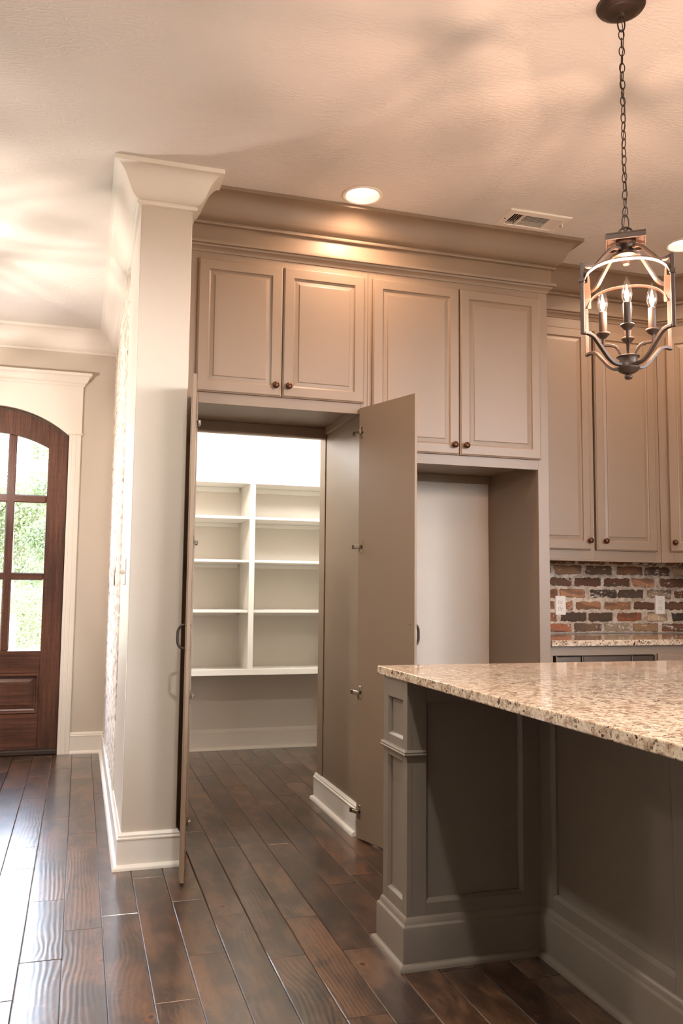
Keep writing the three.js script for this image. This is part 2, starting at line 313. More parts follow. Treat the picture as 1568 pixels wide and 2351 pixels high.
structure('wall_pantry_side', 'side wall of the pantry', wallGeo(0.13, 0.25, ZP, ZB - 0.117), mPantryWall);
structure('wall_alcove', 'pinkish drywall at the back of the refrigerator alcove', wallGeo(-0.985, -0.0625, ZB, -0.571, 0, 2.05), mWall);
{ const hs = [[3.5, 7.95, 1.2, 2.9]], g = holedWall(ZR - ZB + 0.117, hs, 0.15); g.rotateY(-Math.PI / 2); g.translate(XW, 0, ZB - 0.117); structure('wall_right', 'right kitchen wall with an added unseen window towards the rear', boxUV(g), mFar);
  hs.forEach(([a, b, c, d], i) => windowUnit(i + 2, [XW + 0.05, (c + d) / 2, ZB - 0.117 + (a + b) / 2], -Math.PI / 2, b - a, d - c)); }  // extra window put in to bring more daylight onto the partition end
{ const hs = [[0.1, 1.86, 1.55, 2.9]], g = holedWall(XW - XF, hs, 0.16); g.rotateY(Math.PI); g.translate(XW, 0, ZR); structure('wall_rear', 'rear wall of the great room with a wide window', boxUV(g), mFar);
  hs.forEach(([a, b, c, d], i) => windowUnit(i + 1, [XW - (a + b) / 2, (c + d) / 2, ZR + 0.05], Math.PI, b - a, d - c)); }
{ const hs = [], g = holedWall(ZR - ZD, hs, 0.16); g.rotateY(Math.PI / 2); g.translate(XF, 0, ZR);
  g.translate(0, 0, 0); structure('wall_left', 'plain far left wall', boxUV(g), mFar);
  hs.forEach(([a, b, c, d], i) => windowUnit(i + 2, [XF - 0.05, (c + d) / 2, ZR - (a + b) / 2], Math.PI / 2, b - a, d - c)); }
{ const g = wallGeo(XF - 0.16, XF, ZD - 0.16, ZD); structure('wall_corner', 'corner of the foyer walls', g, mWall); }
function windowUnit(n, at, turn, w, h) {
  const o = structure('window_' + n, 'white framed window'); o.position.set(...at); o.rotation.y = turn;
  for (const s of [-1, 1]) { part(o, 'frame', box(s * w / 2 - 0.03, s * w / 2 + 0.03, -h / 2, h / 2, -0.03, 0.03), mTrim); part(o, 'frame', box(-w / 2, w / 2, s * h / 2 - 0.03, s * h / 2 + 0.03, -0.03, 0.03), mTrim); }
  part(o, 'mullion', box(-0.015, 0.015, -h / 2, h / 2, -0.02, 0.02), mTrim); part(o, 'mullion', box(-w / 2, w / 2, -0.015, 0.015, -0.02, 0.02), mTrim);
  part(o, 'pane', box(-w / 2, w / 2, -h / 2, h / 2, -0.001, 0.001, 0), mGlass);
}
// ---- baseboards and crowns
const cub = (a, b, c, d, n = 10) => { const o = []; for (let i = 0; i <= n; i++) { const t = i / n, u = 1 - t; o.push([u * u * u * a[0] + 3 * u * u * t * b[0] + 3 * u * t * t * c[0] + t * t * t * d[0], u * u * u * a[1] + 3 * u * u * t * b[1] + 3 * u * t * t * c[1] + t * t * t * d[1]]); } return o; };
const sCurve = (p, q) => { const w = q[0] - p[0], h = q[1] - p[1]; return cub(p, [p[0] + 0.5 * w, p[1] + 0.06 * h], [p[0] + 0.46 * w, p[1] + 0.86 * h], q, 14); };
const BASE = [[-0.002, 0], [0.034, 0], [0.0335, 0.006], [0.031, 0.013], [0.026, 0.018], [0.0165, 0.0205], [0.016, 0.021], [0.016, 0.117], [0.0185, 0.119], [0.0185, 0.124], [0.0125, 0.128], [0.0135, 0.135], [0.009, 0.14], [0.006, 0.146], [-0.002, 0.146]];
const CROWN = [[-0.002, 2.845], [0.01, 2.845], [0.017, 2.848], [0.02, 2.854], [0.017, 2.861], [0.012, 2.863], ...sCurve([0.013, 2.866], [0.109, 2.984]), [0.1236, 2.985], [0.1236, H + 0.004], [-0.002, H + 0.004]];
part(partition, 'daylit_strip', box(XL - 0.0015, XL + 0.001, 0.14, 2.85, -0.598, ZC - 0.001, 0.0005), mTrim, 'daylight on the wall beside the brick, put in as a glossy white strip');  // glossy white overlay standing in for daylight on the bare wall
structure('baseboard_partition', 'white baseboard wrapping the partition end', sweep(BASE, [[XL, ZD], [XL, ZC], [XR, ZC], [XR, 0.001]], -1), mTrim);
structure('trim_1', 'white crown moulding wrapping the partition top', sweep(CROWN, [[XL, ZD], [XL, ZC], [XR, ZC], [XR, 0.02]], -1), mTrim);
structure('baseboard_foyer', 'white baseboard right of the front door', sweep(BASE, [[-2.351, ZD], [XL, ZD]], -1), mTrim);
structure('baseboard_foyer_left', 'white baseboard left of the front door', sweep(BASE, [[XF, ZD], [-3.54, ZD]], -1), mTrim);
structure('trim_2', 'white crown moulding over the front door', sweep(CROWN, [[XF, ZD], [XL, ZD]], -1), mTrim);
structure('baseboard_pantry', 'white baseboard along the pantry wall', sweep(BASE, [[XR, ZP], [0.13, ZP]], -1), mTrim);
structure('baseboard_passage', 'white baseboard on the right of the pantry passage', sweep(BASE, [[-0.9, -0.767], [-1.0229, -0.767], [-1.0229, -0.03]], -1), mTrim);
structure('trim_3', 'white crown moulding on the far walls', sweep(CROWN, [[XW, 1.3], [XW, ZR], [XF, ZR], [XF, ZD]], -1), mTrim);
structure('baseboard_far', 'white baseboard on the far walls', sweep(BASE, [[XW, 3.2], [XW, ZR], [XF, ZR], [XF, ZD]], -1), mTrim);

// ---- brick: pieces with ragged outlines and their own tones
function brickGeo(w, h, t, tone, seed, nx, ny, rough = 0.0022) {       // front at +z, centred; tone(u, v) -> linear rgb
  const v = [], c = [], P = [], jit = (i, j, k) => (vn(i * 1.37 + seed * 3.1, j * 1.91 + k * 7.3 + seed) - 0.5) * 2;
  for (let j = 0; j <= ny; j++) for (let i = 0; i <= nx; i++) {
    const u = i / nx, q = j / ny, edge = i === 0 || j === 0 || i === nx || j === ny;
    P.push([(u - 0.5) * w + (edge ? jit(i, j, 1) * rough : 0), (q - 0.5) * h + (edge ? jit(i, j, 2) * rough : 0), t + jit(i, j, 3) * 0.0016 - (edge ? 0.003 : 0), tone(u, q)]);
  }
  const tri = (a, b, d) => { for (const p of [a, b, d]) { v.push(p[0], p[1], p[2]); c.push(...p[3]); } };
  const at = (i, j) => P[j * (nx + 1) + i];
  for (let j = 0; j < ny; j++) for (let i = 0; i < nx; i++) { tri(at(i, j), at(i + 1, j), at(i + 1, j + 1)); tri(at(i, j), at(i + 1, j + 1), at(i, j + 1)); }
  const loop = []; for (let i = 0; i < nx; i++) loop.push(at(i, 0)); for (let j = 0; j < ny; j++) loop.push(at(nx, j)); for (let i = nx; i > 0; i--) loop.push(at(i, ny)); for (let j = ny; j > 0; j--) loop.push(at(0, j));
  loop.forEach((p, k) => { const q = loop[(k + 1) % loop.length], a = [p[0], p[1], -0.004, p[3]], b = [q[0], q[1], -0.004, q[3]]; tri(p, a, b); tri(p, b, q); });
  const g = new THREE.BufferGeometry(); g.setAttribute('position', new THREE.BufferAttribute(new Float32Array(v), 3)); g.setAttribute('color', new THREE.BufferAttribute(new Float32Array(c), 3));
  const s = mergeVertices(g, 1e-5); s.computeVertexNormals(); return boxUV(s.toNonIndexed());
}
const lin = (hex) => { const c = new THREE.Color(hex); return [c.r, c.g, c.b]; };
const BT = ['#7a4a34', '#5b4236', '#8a5740', '#4b3a32', '#9a6248', '#6d4c3a', '#8b4a30'].map(lin), LIME = lin('#cfc3b5'), SOOT = lin('#463930');
function brickTone(seed, wash, main) {
  return (u, v) => { const a = noise3(u * 3 + seed * 5.3, v * 1.6 + seed, seed), b = noise3(u * 5 + seed, v * 2.4 + seed * 2.7, 3 + seed), d = noise3(u * 21 + seed * 1.9, v * 8 + seed, 9);
    let c = mix3(main, BT[(seed * 7 + 3) % BT.length], step(0.45, 0.7, a) * 0.6); c = mix3(c, SOOT, step(0.56, 0.74, b) * 0.45); { const l = 0.92 * (c[0] + c[1] + c[2]) / 3; c = [lerp(c[0], l * 1.35, 0.35), lerp(c[1], l * 0.97, 0.35), lerp(c[2], l * 0.66, 0.35) * 0.88]; }
    c = mix3(c, LIME, clamp(step(0.7 - wash, 0.84 - wash, d * 0.5 + b * 0.5) * 0.8)); return c.map((x) => x * (1.12 + 0.4 * d)); };
}
function mortarSheet(w, h, cell, heightAt, tint) {       // a rough bed of mortar in the xy plane
  const nx = Math.round(w / cell), ny = Math.round(h / cell), g = new THREE.PlaneGeometry(w, h, nx, ny), p = g.attributes.position, c = new Float32Array(p.count * 3);
  for (let i = 0; i < p.count; i++) { const x = p.getX(i) + w / 2, y = p.getY(i) + h / 2; p.setXYZ(i, x, y, heightAt(x, y)); c.set(tint(x, y), i * 3); }
  g.setAttribute('color', new THREE.BufferAttribute(c, 3)); g.computeVertexNormals(); return g;
}
// kitchen backsplash
{
  const rows = [[[0.409, 0.594], [0.628, 0.809], [0.844, 1.029], [1.045, 1.228], [1.255, 1.43], [0.2, 0.382]], [[0.383, 0.525], [0.544, 0.729], [0.751, 0.933], [0.954, 1.115], [1.158, 1.343], [0.15, 0.36]], [[0.447, 0.617], [0.656, 0.841], [0.853, 1.032], [1.062, 1.237], [1.259, 1.43], [0.26, 0.425]],
    [[0.352, 0.405], [0.549, 0.726], [0.747, 0.938], [0.959, 1.115], [1.185, 1.36], [0.485, 0.53]], [[0.33, 0.42], [0.445, 0.624], [0.638, 0.807], [0.838, 1.016], [1.057, 1.205], [1.242, 1.42]], [[0.33, 0.519], [0.541, 0.729], [0.752, 0.93], [0.958, 1.136], [1.166, 1.35]], [[0.37, 0.55], [0.575, 0.76], [0.79, 0.96], [0.99, 1.17], [1.2, 1.37]]];
  const ys = [[1.267, 1.318], [1.195, 1.245], [1.126, 1.174], [1.054, 1.101], [0.983, 1.033], [0.92, 0.967], [1.333, 1.385]];
  const main = ['#8a6048', '#5a4034', '#7c4c36', '#5b4540', '#a8917f', '#71503a', '#5e3c2c', '#5a2f20', '#5c3328', '#a8694c', '#663f30', '#5a3b2e', '#a06a50', '#3f312a', '#4c3c30', '#8f7f70', '#7a3f28', '#7a4430', '#96603f', '#96603c', '#8b5a3c', '#5b3826', '#684030', '#9a5a3a', '#8a5236', '#46342c', '#4d382c', '#8a4526', '#b39a86', '#38302c', '#9a5238', '#6b5044', '#85776a', '#8d6a50', '#8a4426', '#6a4836', '#6a4632', '#734a38', '#5f4030', '#804c34'];
  const washes = [0.02, 0.04, 0, 0.08, 0.12, 0.02, 0, 0.02, 0.0, 0.05, 0, 0, 0.05, 0.09, 0, 0.1, 0, 0.02, 0.03, 0.04, 0.08, 0.03, 0.04, 0.08, 0, 0, 0, 0, 0.14, 0.0, 0.05, 0.06, 0.15, 0.06, 0.02, 0.05, 0.05, 0.05, 0.05, 0.05];
  const wall = structure('wall_backsplash', 'old brick backsplash between counter and wall cabinets'); wall.position.set(0, 0, ZB);
  const list = []; let n = 0;
  rows.forEach((row, i) => row.forEach(([a, b]) => list.push([a, b, ys[i][0], ys[i][1], n++])));
  for (const [a, b, c, d, k] of list) part(wall, 'brick', moved(brickGeo(b - a + 0.004, d - c + 0.004, 0.013, brickTone(k + 2, washes[k], lin(main[k])), k + 2, 26, 8), (a + b) / 2, (c + d) / 2, 0), mBrick);
  const x0 = 0.005, y0 = 0.9145, w = 1.5, h = 0.43;
  part(wall, 'mortar', moved(mortarSheet(w, h, 0.0032, (x, y) => {
    const X = x + x0, Y = y + y0; let inside = -1;
    for (const [a, b, c, d] of list) { if (X < a - 0.02 || X > b + 0.02) continue; const rr = 0.011, qx = Math.max(0, Math.abs(X - (a + b) / 2) - (b - a) / 2 + rr), qy = Math.max(0, Math.abs(Y - (c + d) / 2) - (d - c) / 2 + rr); inside = Math.max(inside, qx || qy ? rr - Math.hypot(qx, qy) : Math.min(X - a, b - X, Y - c, d - Y)); }
    const rag = (fbm(X * 42, Y * 42, 256, 256, 4) - 0.5) * 0.03, lump = (fbm(X * 45 + 9, Y * 45, 256, 256, 3) - 0.5) * 0.007;
    return lerp(0.0125 + lump, 0.001, step(-0.003, 0.003, inside + rag - 0.002));
  }, (x, y) => { const t = fbm(x * 60, y * 60, 256, 256, 3), q = fbm(x * 14 + 3, y * 14, 256, 256, 3); return mix3(lin('#a2917f'), lin('#d2c3b0'), step(0.3, 0.7, t * 0.5 + q * 0.5)); }), x0, y0, 0), mGrout);
}
// limewashed brick on the foyer side of the partition
{
  const Z1 = -0.6, L = Z1 - ZD, r = rng(31), list = [];
  for (let j = 0; j * 0.0672 < 2.7; j++) { const y = 0.15 + j * 0.0672; let s = -0.11 * (j % 2) - r() * 0.03;
    while (s < L) { const w = 0.185 + r() * 0.025, a = Math.max(s, 0.01), b = Math.min(s + w, L - 0.004); if (b - a > 0.03) list.push([a, b, y, y + 0.053]); s += w + 0.014; } }
  const near = [], far = [];
  list.sort((p, q) => p[0] - q[0]);          // s runs from the corner by the kitchen towards the door wall
  list.forEach(([a, b, c, d], k) => { const g = brickGeo(b - a, d - c, 0.0085, brickTone(k % 97, 0.4, BT[k % 7]), k, 7, 2, 0.003); g.translate((a + b) / 2, (c + d) / 2, 0); g.rotateY(-Math.PI / 2); g.scale(1, 1, -1);
    const ix = g.attributes.position, nn = g.attributes.normal; // mirrored along z: turn the triangles round again
    for (const at of [ix, nn, g.attributes.uv, g.attributes.color]) for (let i = 0; i < at.count; i += 3) for (let e = 0; e < at.itemSize; e++) { const t = at.getComponent(i + 1, e); at.setComponent(i + 1, e, at.getComponent(i + 2, e)); at.setComponent(i + 2, e, t); }
    g.translate(XL, 0, Z1); (k < 290 ? near : far).push(g); });
  for (const g of near) part(partition, 'brick', g, mBrick);
  if (far.length) part(partition, 'brick_field', joined(far), mBrick).userData.kind = 'stuff';
  const g = mortarSheet(L, 2.72, 0.016, (x, y) => (0.0072 + (fbm(x * 40, y * 40, 256, 256, 3) - 0.5) * 0.011 + (fbm(x * 9, y * 9 + 4, 256, 256, 2) - 0.5) * 0.005) * step(L + 0.001, L - 0.015, x), (x, y) => mix3(lin('#b3a496'), lin('#ece3d8'), step(0.2, 0.5, fbm(x * 22, y * 50, 256, 256, 3))));
  g.rotateY(-Math.PI / 2); g.translate(XL, 0.13, ZD); part(partition, 'mortar', g, mGrout);
}

// ---- front door
const RA = 0.78, archY = (x, top) => top - RA + Math.sqrt(RA * RA - (x - DX) ** 2);
{
  const d = structure('door_1', 'dark mahogany front door with an arched top and six panes in view'), zf = ZD - 0.02, zb = ZD - 0.065;
  const top = 2.415, gt = top - 0.17, L = DX - DHW, Rr = DX + DHW, st = 0.134;
  const arcPts = (x0, x1, yTop, n = 16) => Array.from({ length: n + 1 }, (_, i) => { const x = lerp(x0, x1, i / n); return [x, archY(x, yTop)]; });
  const slab = (pts, z0, z1, b = 0.002) => { const g = new THREE.ExtrudeGeometry(new THREE.Shape(pts.map((p) => new THREE.Vector2(...p))), { depth: z1 - z0 - 2 * b, bevelEnabled: true, bevelSize: b, bevelOffset: -b, bevelThickness: b, bevelSegments: 1 }); g.translate(0, 0, z0 + b); return boxUV(g); };
  for (const [a, b] of [[Rr - st, Rr], [L, L + st]]) part(d, 'stile', slab([[a, 0.035], [b, 0.035], ...arcPts(b, a, top)], zb, zf), mDoor);
  part(d, 'top_rail', slab([...arcPts(L + st, Rr - st, gt - 0.004), ...arcPts(Rr - st, L + st, top)], zb, zf), mDoor);
  part(d, 'lock_rail', box(L + st, Rr - st, 0.556, 0.711, zb, zf, 0.003), mDoorH);
  part(d, 'bottom_rail', box(L + st, Rr - st, 0.035, 0.279, zb, zf, 0.003), mDoorH);
  const pw = 2 * DHW - 2 * st, pn = rings(pw, 0.277, [[0, -0.012], [0, -0.003], [0.008, 0.005], [0.016, 0.003], [0.022, -0.018], [0.032, -0.022], [0.06, -0.007], [0.062, -0.004]], true);
  part(d, 'panel', moved(pn, L + st, 0.279, zf), mDoorH);
  const bars = [[-2.782, -2.84], [-3.051, -3.109]], rowsY = [[1.75, 1.806], [1.204, 1.256]];
  for (const [a, b] of bars) part(d, 'mullion', box(b, a, 0.71, archY(a, gt) + 0.005, zb + 0.004, zf - 0.002, 0.008), mDoor);
  for (const [a, b] of rowsY) part(d, 'muntin', box(L + st, Rr - st, a, b, zb + 0.003, zf - 0.003, 0.008), mDoorH);
  const xs = [[L + st, -3.109], [-3.051, -2.84], [-2.782, Rr - st]], yr = [[0.711, 1.204], [1.256, 1.75]];
  for (const [a, b] of xs) {
    for (const [c, e] of yr) part(d, 'pane', box(a, b, c, e, zb + 0.02, zb + 0.024, 0), mGlass);
    part(d, 'pane', slab([[a, 1.806], [b, 1.806], ...arcPts(b, a, gt, 8)], zb + 0.02, zb + 0.024, 0.0002), mGlass);
  }
  for (const y of [2.12, 1.484, 0.857, 0.22]) part(d, 'hinge', joined([box(Rr - 0.003, Rr + 0.006, y - 0.053, y + 0.053, zf - 0.004, zf + 0.004, 0.001), moved(lathe([[0, -0.058], [0.006, -0.055], [0.007, -0.05], [0.007, 0.05], [0.006, 0.055], [0, 0.058]], 10), Rr + 0.003, y, zf + 0.006)]), mBronze);
  part(d, 'threshold', box(L - 0.03, Rr + 0.03, 0.0, 0.033, zb - 0.04, ZD + 0.005, 0.006), M({ name: 'dark threshold', color: '#3a2c24', roughness: 0.5 }));
  part(d, 'handle', joined([box(L + 0.045, L + 0.09, 0.93, 1.2, zf, zf + 0.012, 0.004), tube([[L + 0.067, 0.97, zf], [L + 0.067, 0.99, zf + 0.05], [L + 0.067, 1.1, zf + 0.06], [L + 0.067, 1.17, zf]], 0.009)]), mBronze);
  // jambs, casing, arched head board
  const cas = structure('trim_4', 'white casing and arched head board round the front door');
  const flute = [[0, 0], [0.012, 0], [0.018, 0.004], [0.018, 0.02], [0.0155, 0.022], [0.0155, 0.034], [0.018, 0.036], [0.018, 0.05], [0.0155, 0.052], [0.0155, 0.064], [0.018, 0.066], [0.018, 0.079], [0.014, 0.083], [0, 0.083]];
  for (const s of [1, -1]) { const pts = flute.map(([o, x]) => new THREE.Vector2(s * (x + DHW + 0.003), o)); if (s < 0) pts.reverse();
    const g = new THREE.ExtrudeGeometry(new THREE.Shape(pts), { depth: 2.247, bevelEnabled: false }); g.rotateX(-Math.PI / 2); g.scale(1, 1, -1); const q = g.toNonIndexed(), at = q.attributes.position; for (let i = 0; i < at.count; i += 3) for (let e = 0; e < 3; e++) { const t = at.getComponent(i + 1, e); at.setComponent(i + 1, e, at.getComponent(i + 2, e)); at.setComponent(i + 2, e, t); }
    q.computeVertexNormals(); part(cas, 'side_casing', boxUV(moved(q, DX, 0, ZD)), mTrim);
    part(cas, 'door_stop', box(...(s > 0 ? [DX + DHW - 0.012, DX + DHW + 0.03] : [DX - DHW - 0.03, DX - DHW + 0.012]), 0, 2.24, ZD - 0.155, ZD - 0.067), mDoor, 'dark wood stop');
    part(cas, 'jamb', box(...(s > 0 ? [DX + DHW + 0.002, DX + DHW + 0.03] : [DX - DHW - 0.03, DX - DHW - 0.002]), 0, 2.24, ZD - 0.16, ZD + 0.002), mDoor, 'dark wood jamb'); }
  const hw = 0.5975;
  part(cas, 'head_board', slab([[DX - hw, 2.25], [DX - DHW, 2.25], ...arcPts(DX - DHW, DX + DHW, top + 0.012, 28), [DX + DHW, 2.25], [DX + hw, 2.25], [DX + hw, 2.61], [DX - hw, 2.61]], ZD, ZD + 0.019), mTrim);
  for (const s of [1, -1]) part(cas, 'fillet', box(DX + (s > 0 ? DHW : -hw - 0.009), DX + (s > 0 ? hw + 0.009 : -DHW), 2.247, 2.257, ZD, ZD + 0.027, 0.003), mTrim);
  const cap = [[-0.002, 2.598], [0.004, 2.598], [0.01, 2.606], [0.01, 2.618], ...sCurve([0.014, 2.62], [0.05, 2.668]), [0.056, 2.67], [0.056, 2.689], [-0.002, 2.689]];
  part(cas, 'cap_moulding', sweep(cap, [[DX - hw, ZD], [DX - hw, ZD + 0.019], [DX + hw, ZD + 0.019], [DX + hw, ZD]], -1), mTrim);
  part(cas, 'arch_jamb', slab([...arcPts(DX - DHW, DX + DHW, top + 0.03, 24), ...arcPts(DX + DHW, DX - DHW, top + 0.004, 24)], ZD - 0.16, ZD - 0.001), mDoor, 'dark wood arch jamb');
  part(cas, 'arch_filler', slab([[DX - 0.54, 2.2], ...arcPts(DX - DHW, DX + DHW, top + 0.03, 24), [DX + 0.54, 2.2], [DX + 0.54, 2.48], [DX - 0.54, 2.48]], ZD - 0.15, ZD - 0.004), mTrim);
}

// ================================================================ CABINETS
const DOOR_T = 0.021;
const knobG = lathe([[0, 0.029], [0.006, 0.0285], [0.012, 0.026], [0.0158, 0.0215], [0.016, 0.018], [0.013, 0.0145], [0.007, 0.012], [0.0055, 0.008], [0.0065, 0.003], [0.009, 0], [0, 0]], 28); knobG.rotateX(Math.PI / 2);
function panelDoor(parent, x0, x1, y0, y1, z, knob, mat = mPaint) {       // raised panel door in front of z
  const w = x1 - x0, h = y1 - y0, d = part(parent, 'door', rings(w, h, [[0, 0], [0, DOOR_T - 0.007], [0.003, DOOR_T - 0.006], [0.0035, DOOR_T - 0.003], [0.0075, DOOR_T], [0.0495, DOOR_T], [0.0515, DOOR_T - 0.0015], [0.053, DOOR_T - 0.006], [0.058, DOOR_T - 0.009], [0.062, DOOR_T - 0.009]], false, true), mat);
  d.position.set(x0, y0, z);
  part(d, 'raised_panel', rings(w, h, [[0.05, 0.006], [0.056, 0.0115], [0.06, 0.012], [0.0765, 0.0145], [0.0785, 0.0178], [0.081, DOOR_T - 0.0025]], true), mat);
  if (knob) { const k = part(d, 'knob', knobG, mKnob, 'round bronze knob'); k.position.set(knob[0] - x0, knob[1] - y0, DOOR_T); }
  return d;
}
const YDT = 2.7018, YDB = 2.0659, Y4B = 1.8401, YF1 = 2.0147, YF2 = 1.7888, XP = -1.0229;
// ---- pantry cabinet: two raised panel doors over a walk-through with two open doors
const pantry = thing('pantry_cabinet', 'tall greige cabinet with two open lower doors leading into the white pantry', 'cabinet');
{
  const x0 = XR + 0.001, xm = -1.0037, zb = -0.64;
  part(pantry, 'stile', box(x0, -1.828, 0, 2.79, -0.02, 0, 0.001), mPaint);
  part(pantry, 'stile', box(-1.0395, xm - 0.0005, YF1, 2.79, -0.02, 0, 0.001), mPaint);
  part(pantry, 'stile', box(-1.0229, xm - 0.0005, 0.004, YF1, -0.02, 0, 0.001), mPaint);
  part(pantry, 'rail', box(-1.828, -1.0395, YF1, 2.079, -0.02, 0, 0.001), mPaint);
  part(pantry, 'rail', box(-1.828, -1.0395, 2.685, 2.79, -0.02, 0, 0.001), mPaint);
  part(pantry, 'cabinet_floor', box(x0, xm - 0.0005, 2.062, 2.08, zb, -0.0205, 0.001), mPaint);
  part(pantry, 'cabinet_top', box(x0, xm - 0.0005, 2.9, 2.918, zb, -0.0205, 0.001), mPaint);
  part(pantry, 'side_panel', box(XP, xm - 0.0005, 0.0, 2.9, zb - 0.02, -0.0205, 0.001), mPaint);
  part(pantry, 'side_panel', box(x0, x0 + 0.018, 0.0, 2.9, zb, -0.0205, 0.001), mPaint);
  part(pantry, 'cleat', box(-1.0429, XP - 0.0003, 2.022, 2.0615, zb + 0.02, -0.0205, 0.001), mPaint);
  part(pantry, 'header', box(x0, XP, 2.0, 2.0615, zb - 0.043, zb - 0.0005, 0.002), mPaint);
  part(pantry, 'jamb_strip', box(XP - 0.004, XP + 0.004, 0.0, 2.02, -0.767, zb - 0.02, 0.002), mPaint);
  panelDoor(pantry, -1.8437, -1.4403, YDB, YDT, 0.001, [-1.471, 2.117]);
  panelDoor(pantry, -1.436, -1.0255, YDB, YDT, 0.001, [-1.408, 2.117]);
  // open slab doors: flat inside, raised panel outside
  const slabDoor = (w, h, hingeAtStart) => {
    const o = part(pantry, 'door', rings(w, h, [[0, 0], [0, 0.013], [0.003, 0.0145], [0.0035, 0.017], [0.0065, 0.0195], [0.05, 0.0195], [0.053, 0.014], [0.062, 0.0115]], false, true), mPaint);
    part(o, 'raised_panel', rings(w, h, [[0.05, 0.008], [0.063, 0.0115], [0.08, 0.0165], [0.081, 0.018]], true), mPaint);
    const fx = hingeAtStart ? w - 0.03 : 0.03, s = hingeAtStart ? 1 : -1, hx = hingeAtStart ? 0 : w;
    const arch = tube([[fx, 0.904, 0.019], [fx, 0.907, 0.034], [fx, 0.922, 0.047], [fx, 0.952, 0.05], [fx, 0.982, 0.047], [fx, 0.997, 0.034], [fx, 1.0, 0.019]], 0.0055, 30);
    part(o, 'handle', joined([arch, ...[0.893, 1.011].map((y) => box(fx - 0.006, fx + 0.006, y - 0.012, y + 0.012, 0.019, 0.0235, 0.002))]), mBronze, 'arched bronze pull');
    for (const y of [0.904, 1.0]) part(o, 'screw', moved(lathe([[0, -0.003], [0.003, -0.0022], [0.0042, 0], [0, 0]], 12).rotateX(Math.PI / 2), fx, y, -0.0002), mNickel);
    for (const y of [1.905, 1.353, 0.667, 0.122]) {
      const hinge = part(o, 'hinge', box(...(s > 0 ? [0.0175, 0.0335] : [w - 0.0335, w - 0.0175]), y - 0.03, y + 0.03, -0.0032, 0.0002, 0.0012), mNickel, 'nickel concealed hinge');
      const a = (x) => hx + s * x;
      part(hinge, 'cup', moved(lathe([[0, -0.0035], [0.009, -0.0035], [0.011, -0.001], [0.011, 0.0], [0, 0]], 16).rotateX(Math.PI / 2), a(0.0235), y, -0.001), mBlack);
      const arm = box(-0.028, 0.011, y - 0.0085, y + 0.0085, -0.02, -0.007, 0.002); if (s < 0) arm.rotateY(0), arm.scale(-1, 1, 1), flip(arm); arm.translate(a(0.018), 0, 0); part(hinge, 'arm', arm, mNickel);
      const cl = box(-0.05, -0.024, y - 0.0105, y + 0.0105, -0.017, -0.008, 0.0015); if (s < 0) cl.scale(-1, 1, 1), flip(cl); cl.translate(a(0.018), 0, 0); part(hinge, 'clip', cl, mSteel);
    }
    return o;
  };
  const lw = 0.421, ld = slabDoor(lw, 2.028, true); ld.position.set(-1.836, 0.01, 0.02); ld.rotation.y = Math.atan2(-0.991, -0.133);
  const rw = 0.412, rd = slabDoor(rw, 2.028, false); rd.position.set(-0.9165, 0.01, 0.411); rd.rotation.y = Math.atan2(0.947, -0.323);
}
function flip(g) { for (const at of Object.values(g.attributes)) for (let i = 0; i < at.count; i += 3) for (let e = 0; e < at.itemSize; e++) { const t = at.getComponent(i + 1, e); at.setComponent(i + 1, e, at.getComponent(i + 2, e)); at.setComponent(i + 2, e, t); } if (g.attributes.normal) g.computeVertexNormals(); return g; }
// ---- refrigerator surround
const fridge = thing('refrigerator_cabinet', 'greige cabinet with two tall doors over the empty refrigerator alcove', 'cabinet');
{
  const x0 = -1.0032, zb = -0.57;
  part(fridge, 'stile', box(x0, -0.962, 0, 2.79, -0.02, 0, 0.001), mPaint);
  part(fridge, 'stile', box(-0.0625, 0, 0, 2.79, -0.02, 0, 0.001), mPaint);
  part(fridge, 'rail', box(-0.962, -0.0625, YF2, 1.852, -0.02, 0, 0.001), mPaint);
  part(fridge, 'rail', box(-0.962, -0.0625, 2.685, 2.79, -0.02, 0, 0.001), mPaint);
  part(fridge, 'side_panel', box(x0, x0 + 0.018, 0, 2.9, zb, -0.0205, 0.001), mPaint);
  part(fridge, 'side_panel', box(-0.062, -0.0005, 0, 2.9, zb, -0.0205, 0.001), mPaint);
  part(fridge, 'cabinet_floor', box(x0 + 0.0182, -0.0622, 1.822, 1.84, zb, -0.0205, 0.001), mPaint);
  part(fridge, 'cabinet_top', box(x0 + 0.0182, -0.0622, 2.88, 2.9, zb, -0.0205, 0.001), mPaint);
  part(fridge, 'cleat', box(x0 + 0.0182, -0.0622, 1.778, 1.8215, zb, zb + 0.019, 0.001), mPaint);
  panelDoor(fridge, -0.9821, -0.5175, Y4B, YDT, 0.001, [-0.548, 1.888]);
  panelDoor(fridge, -0.5125, -0.0534, Y4B, YDT, 0.001, [-0.485, 1.888]);
}
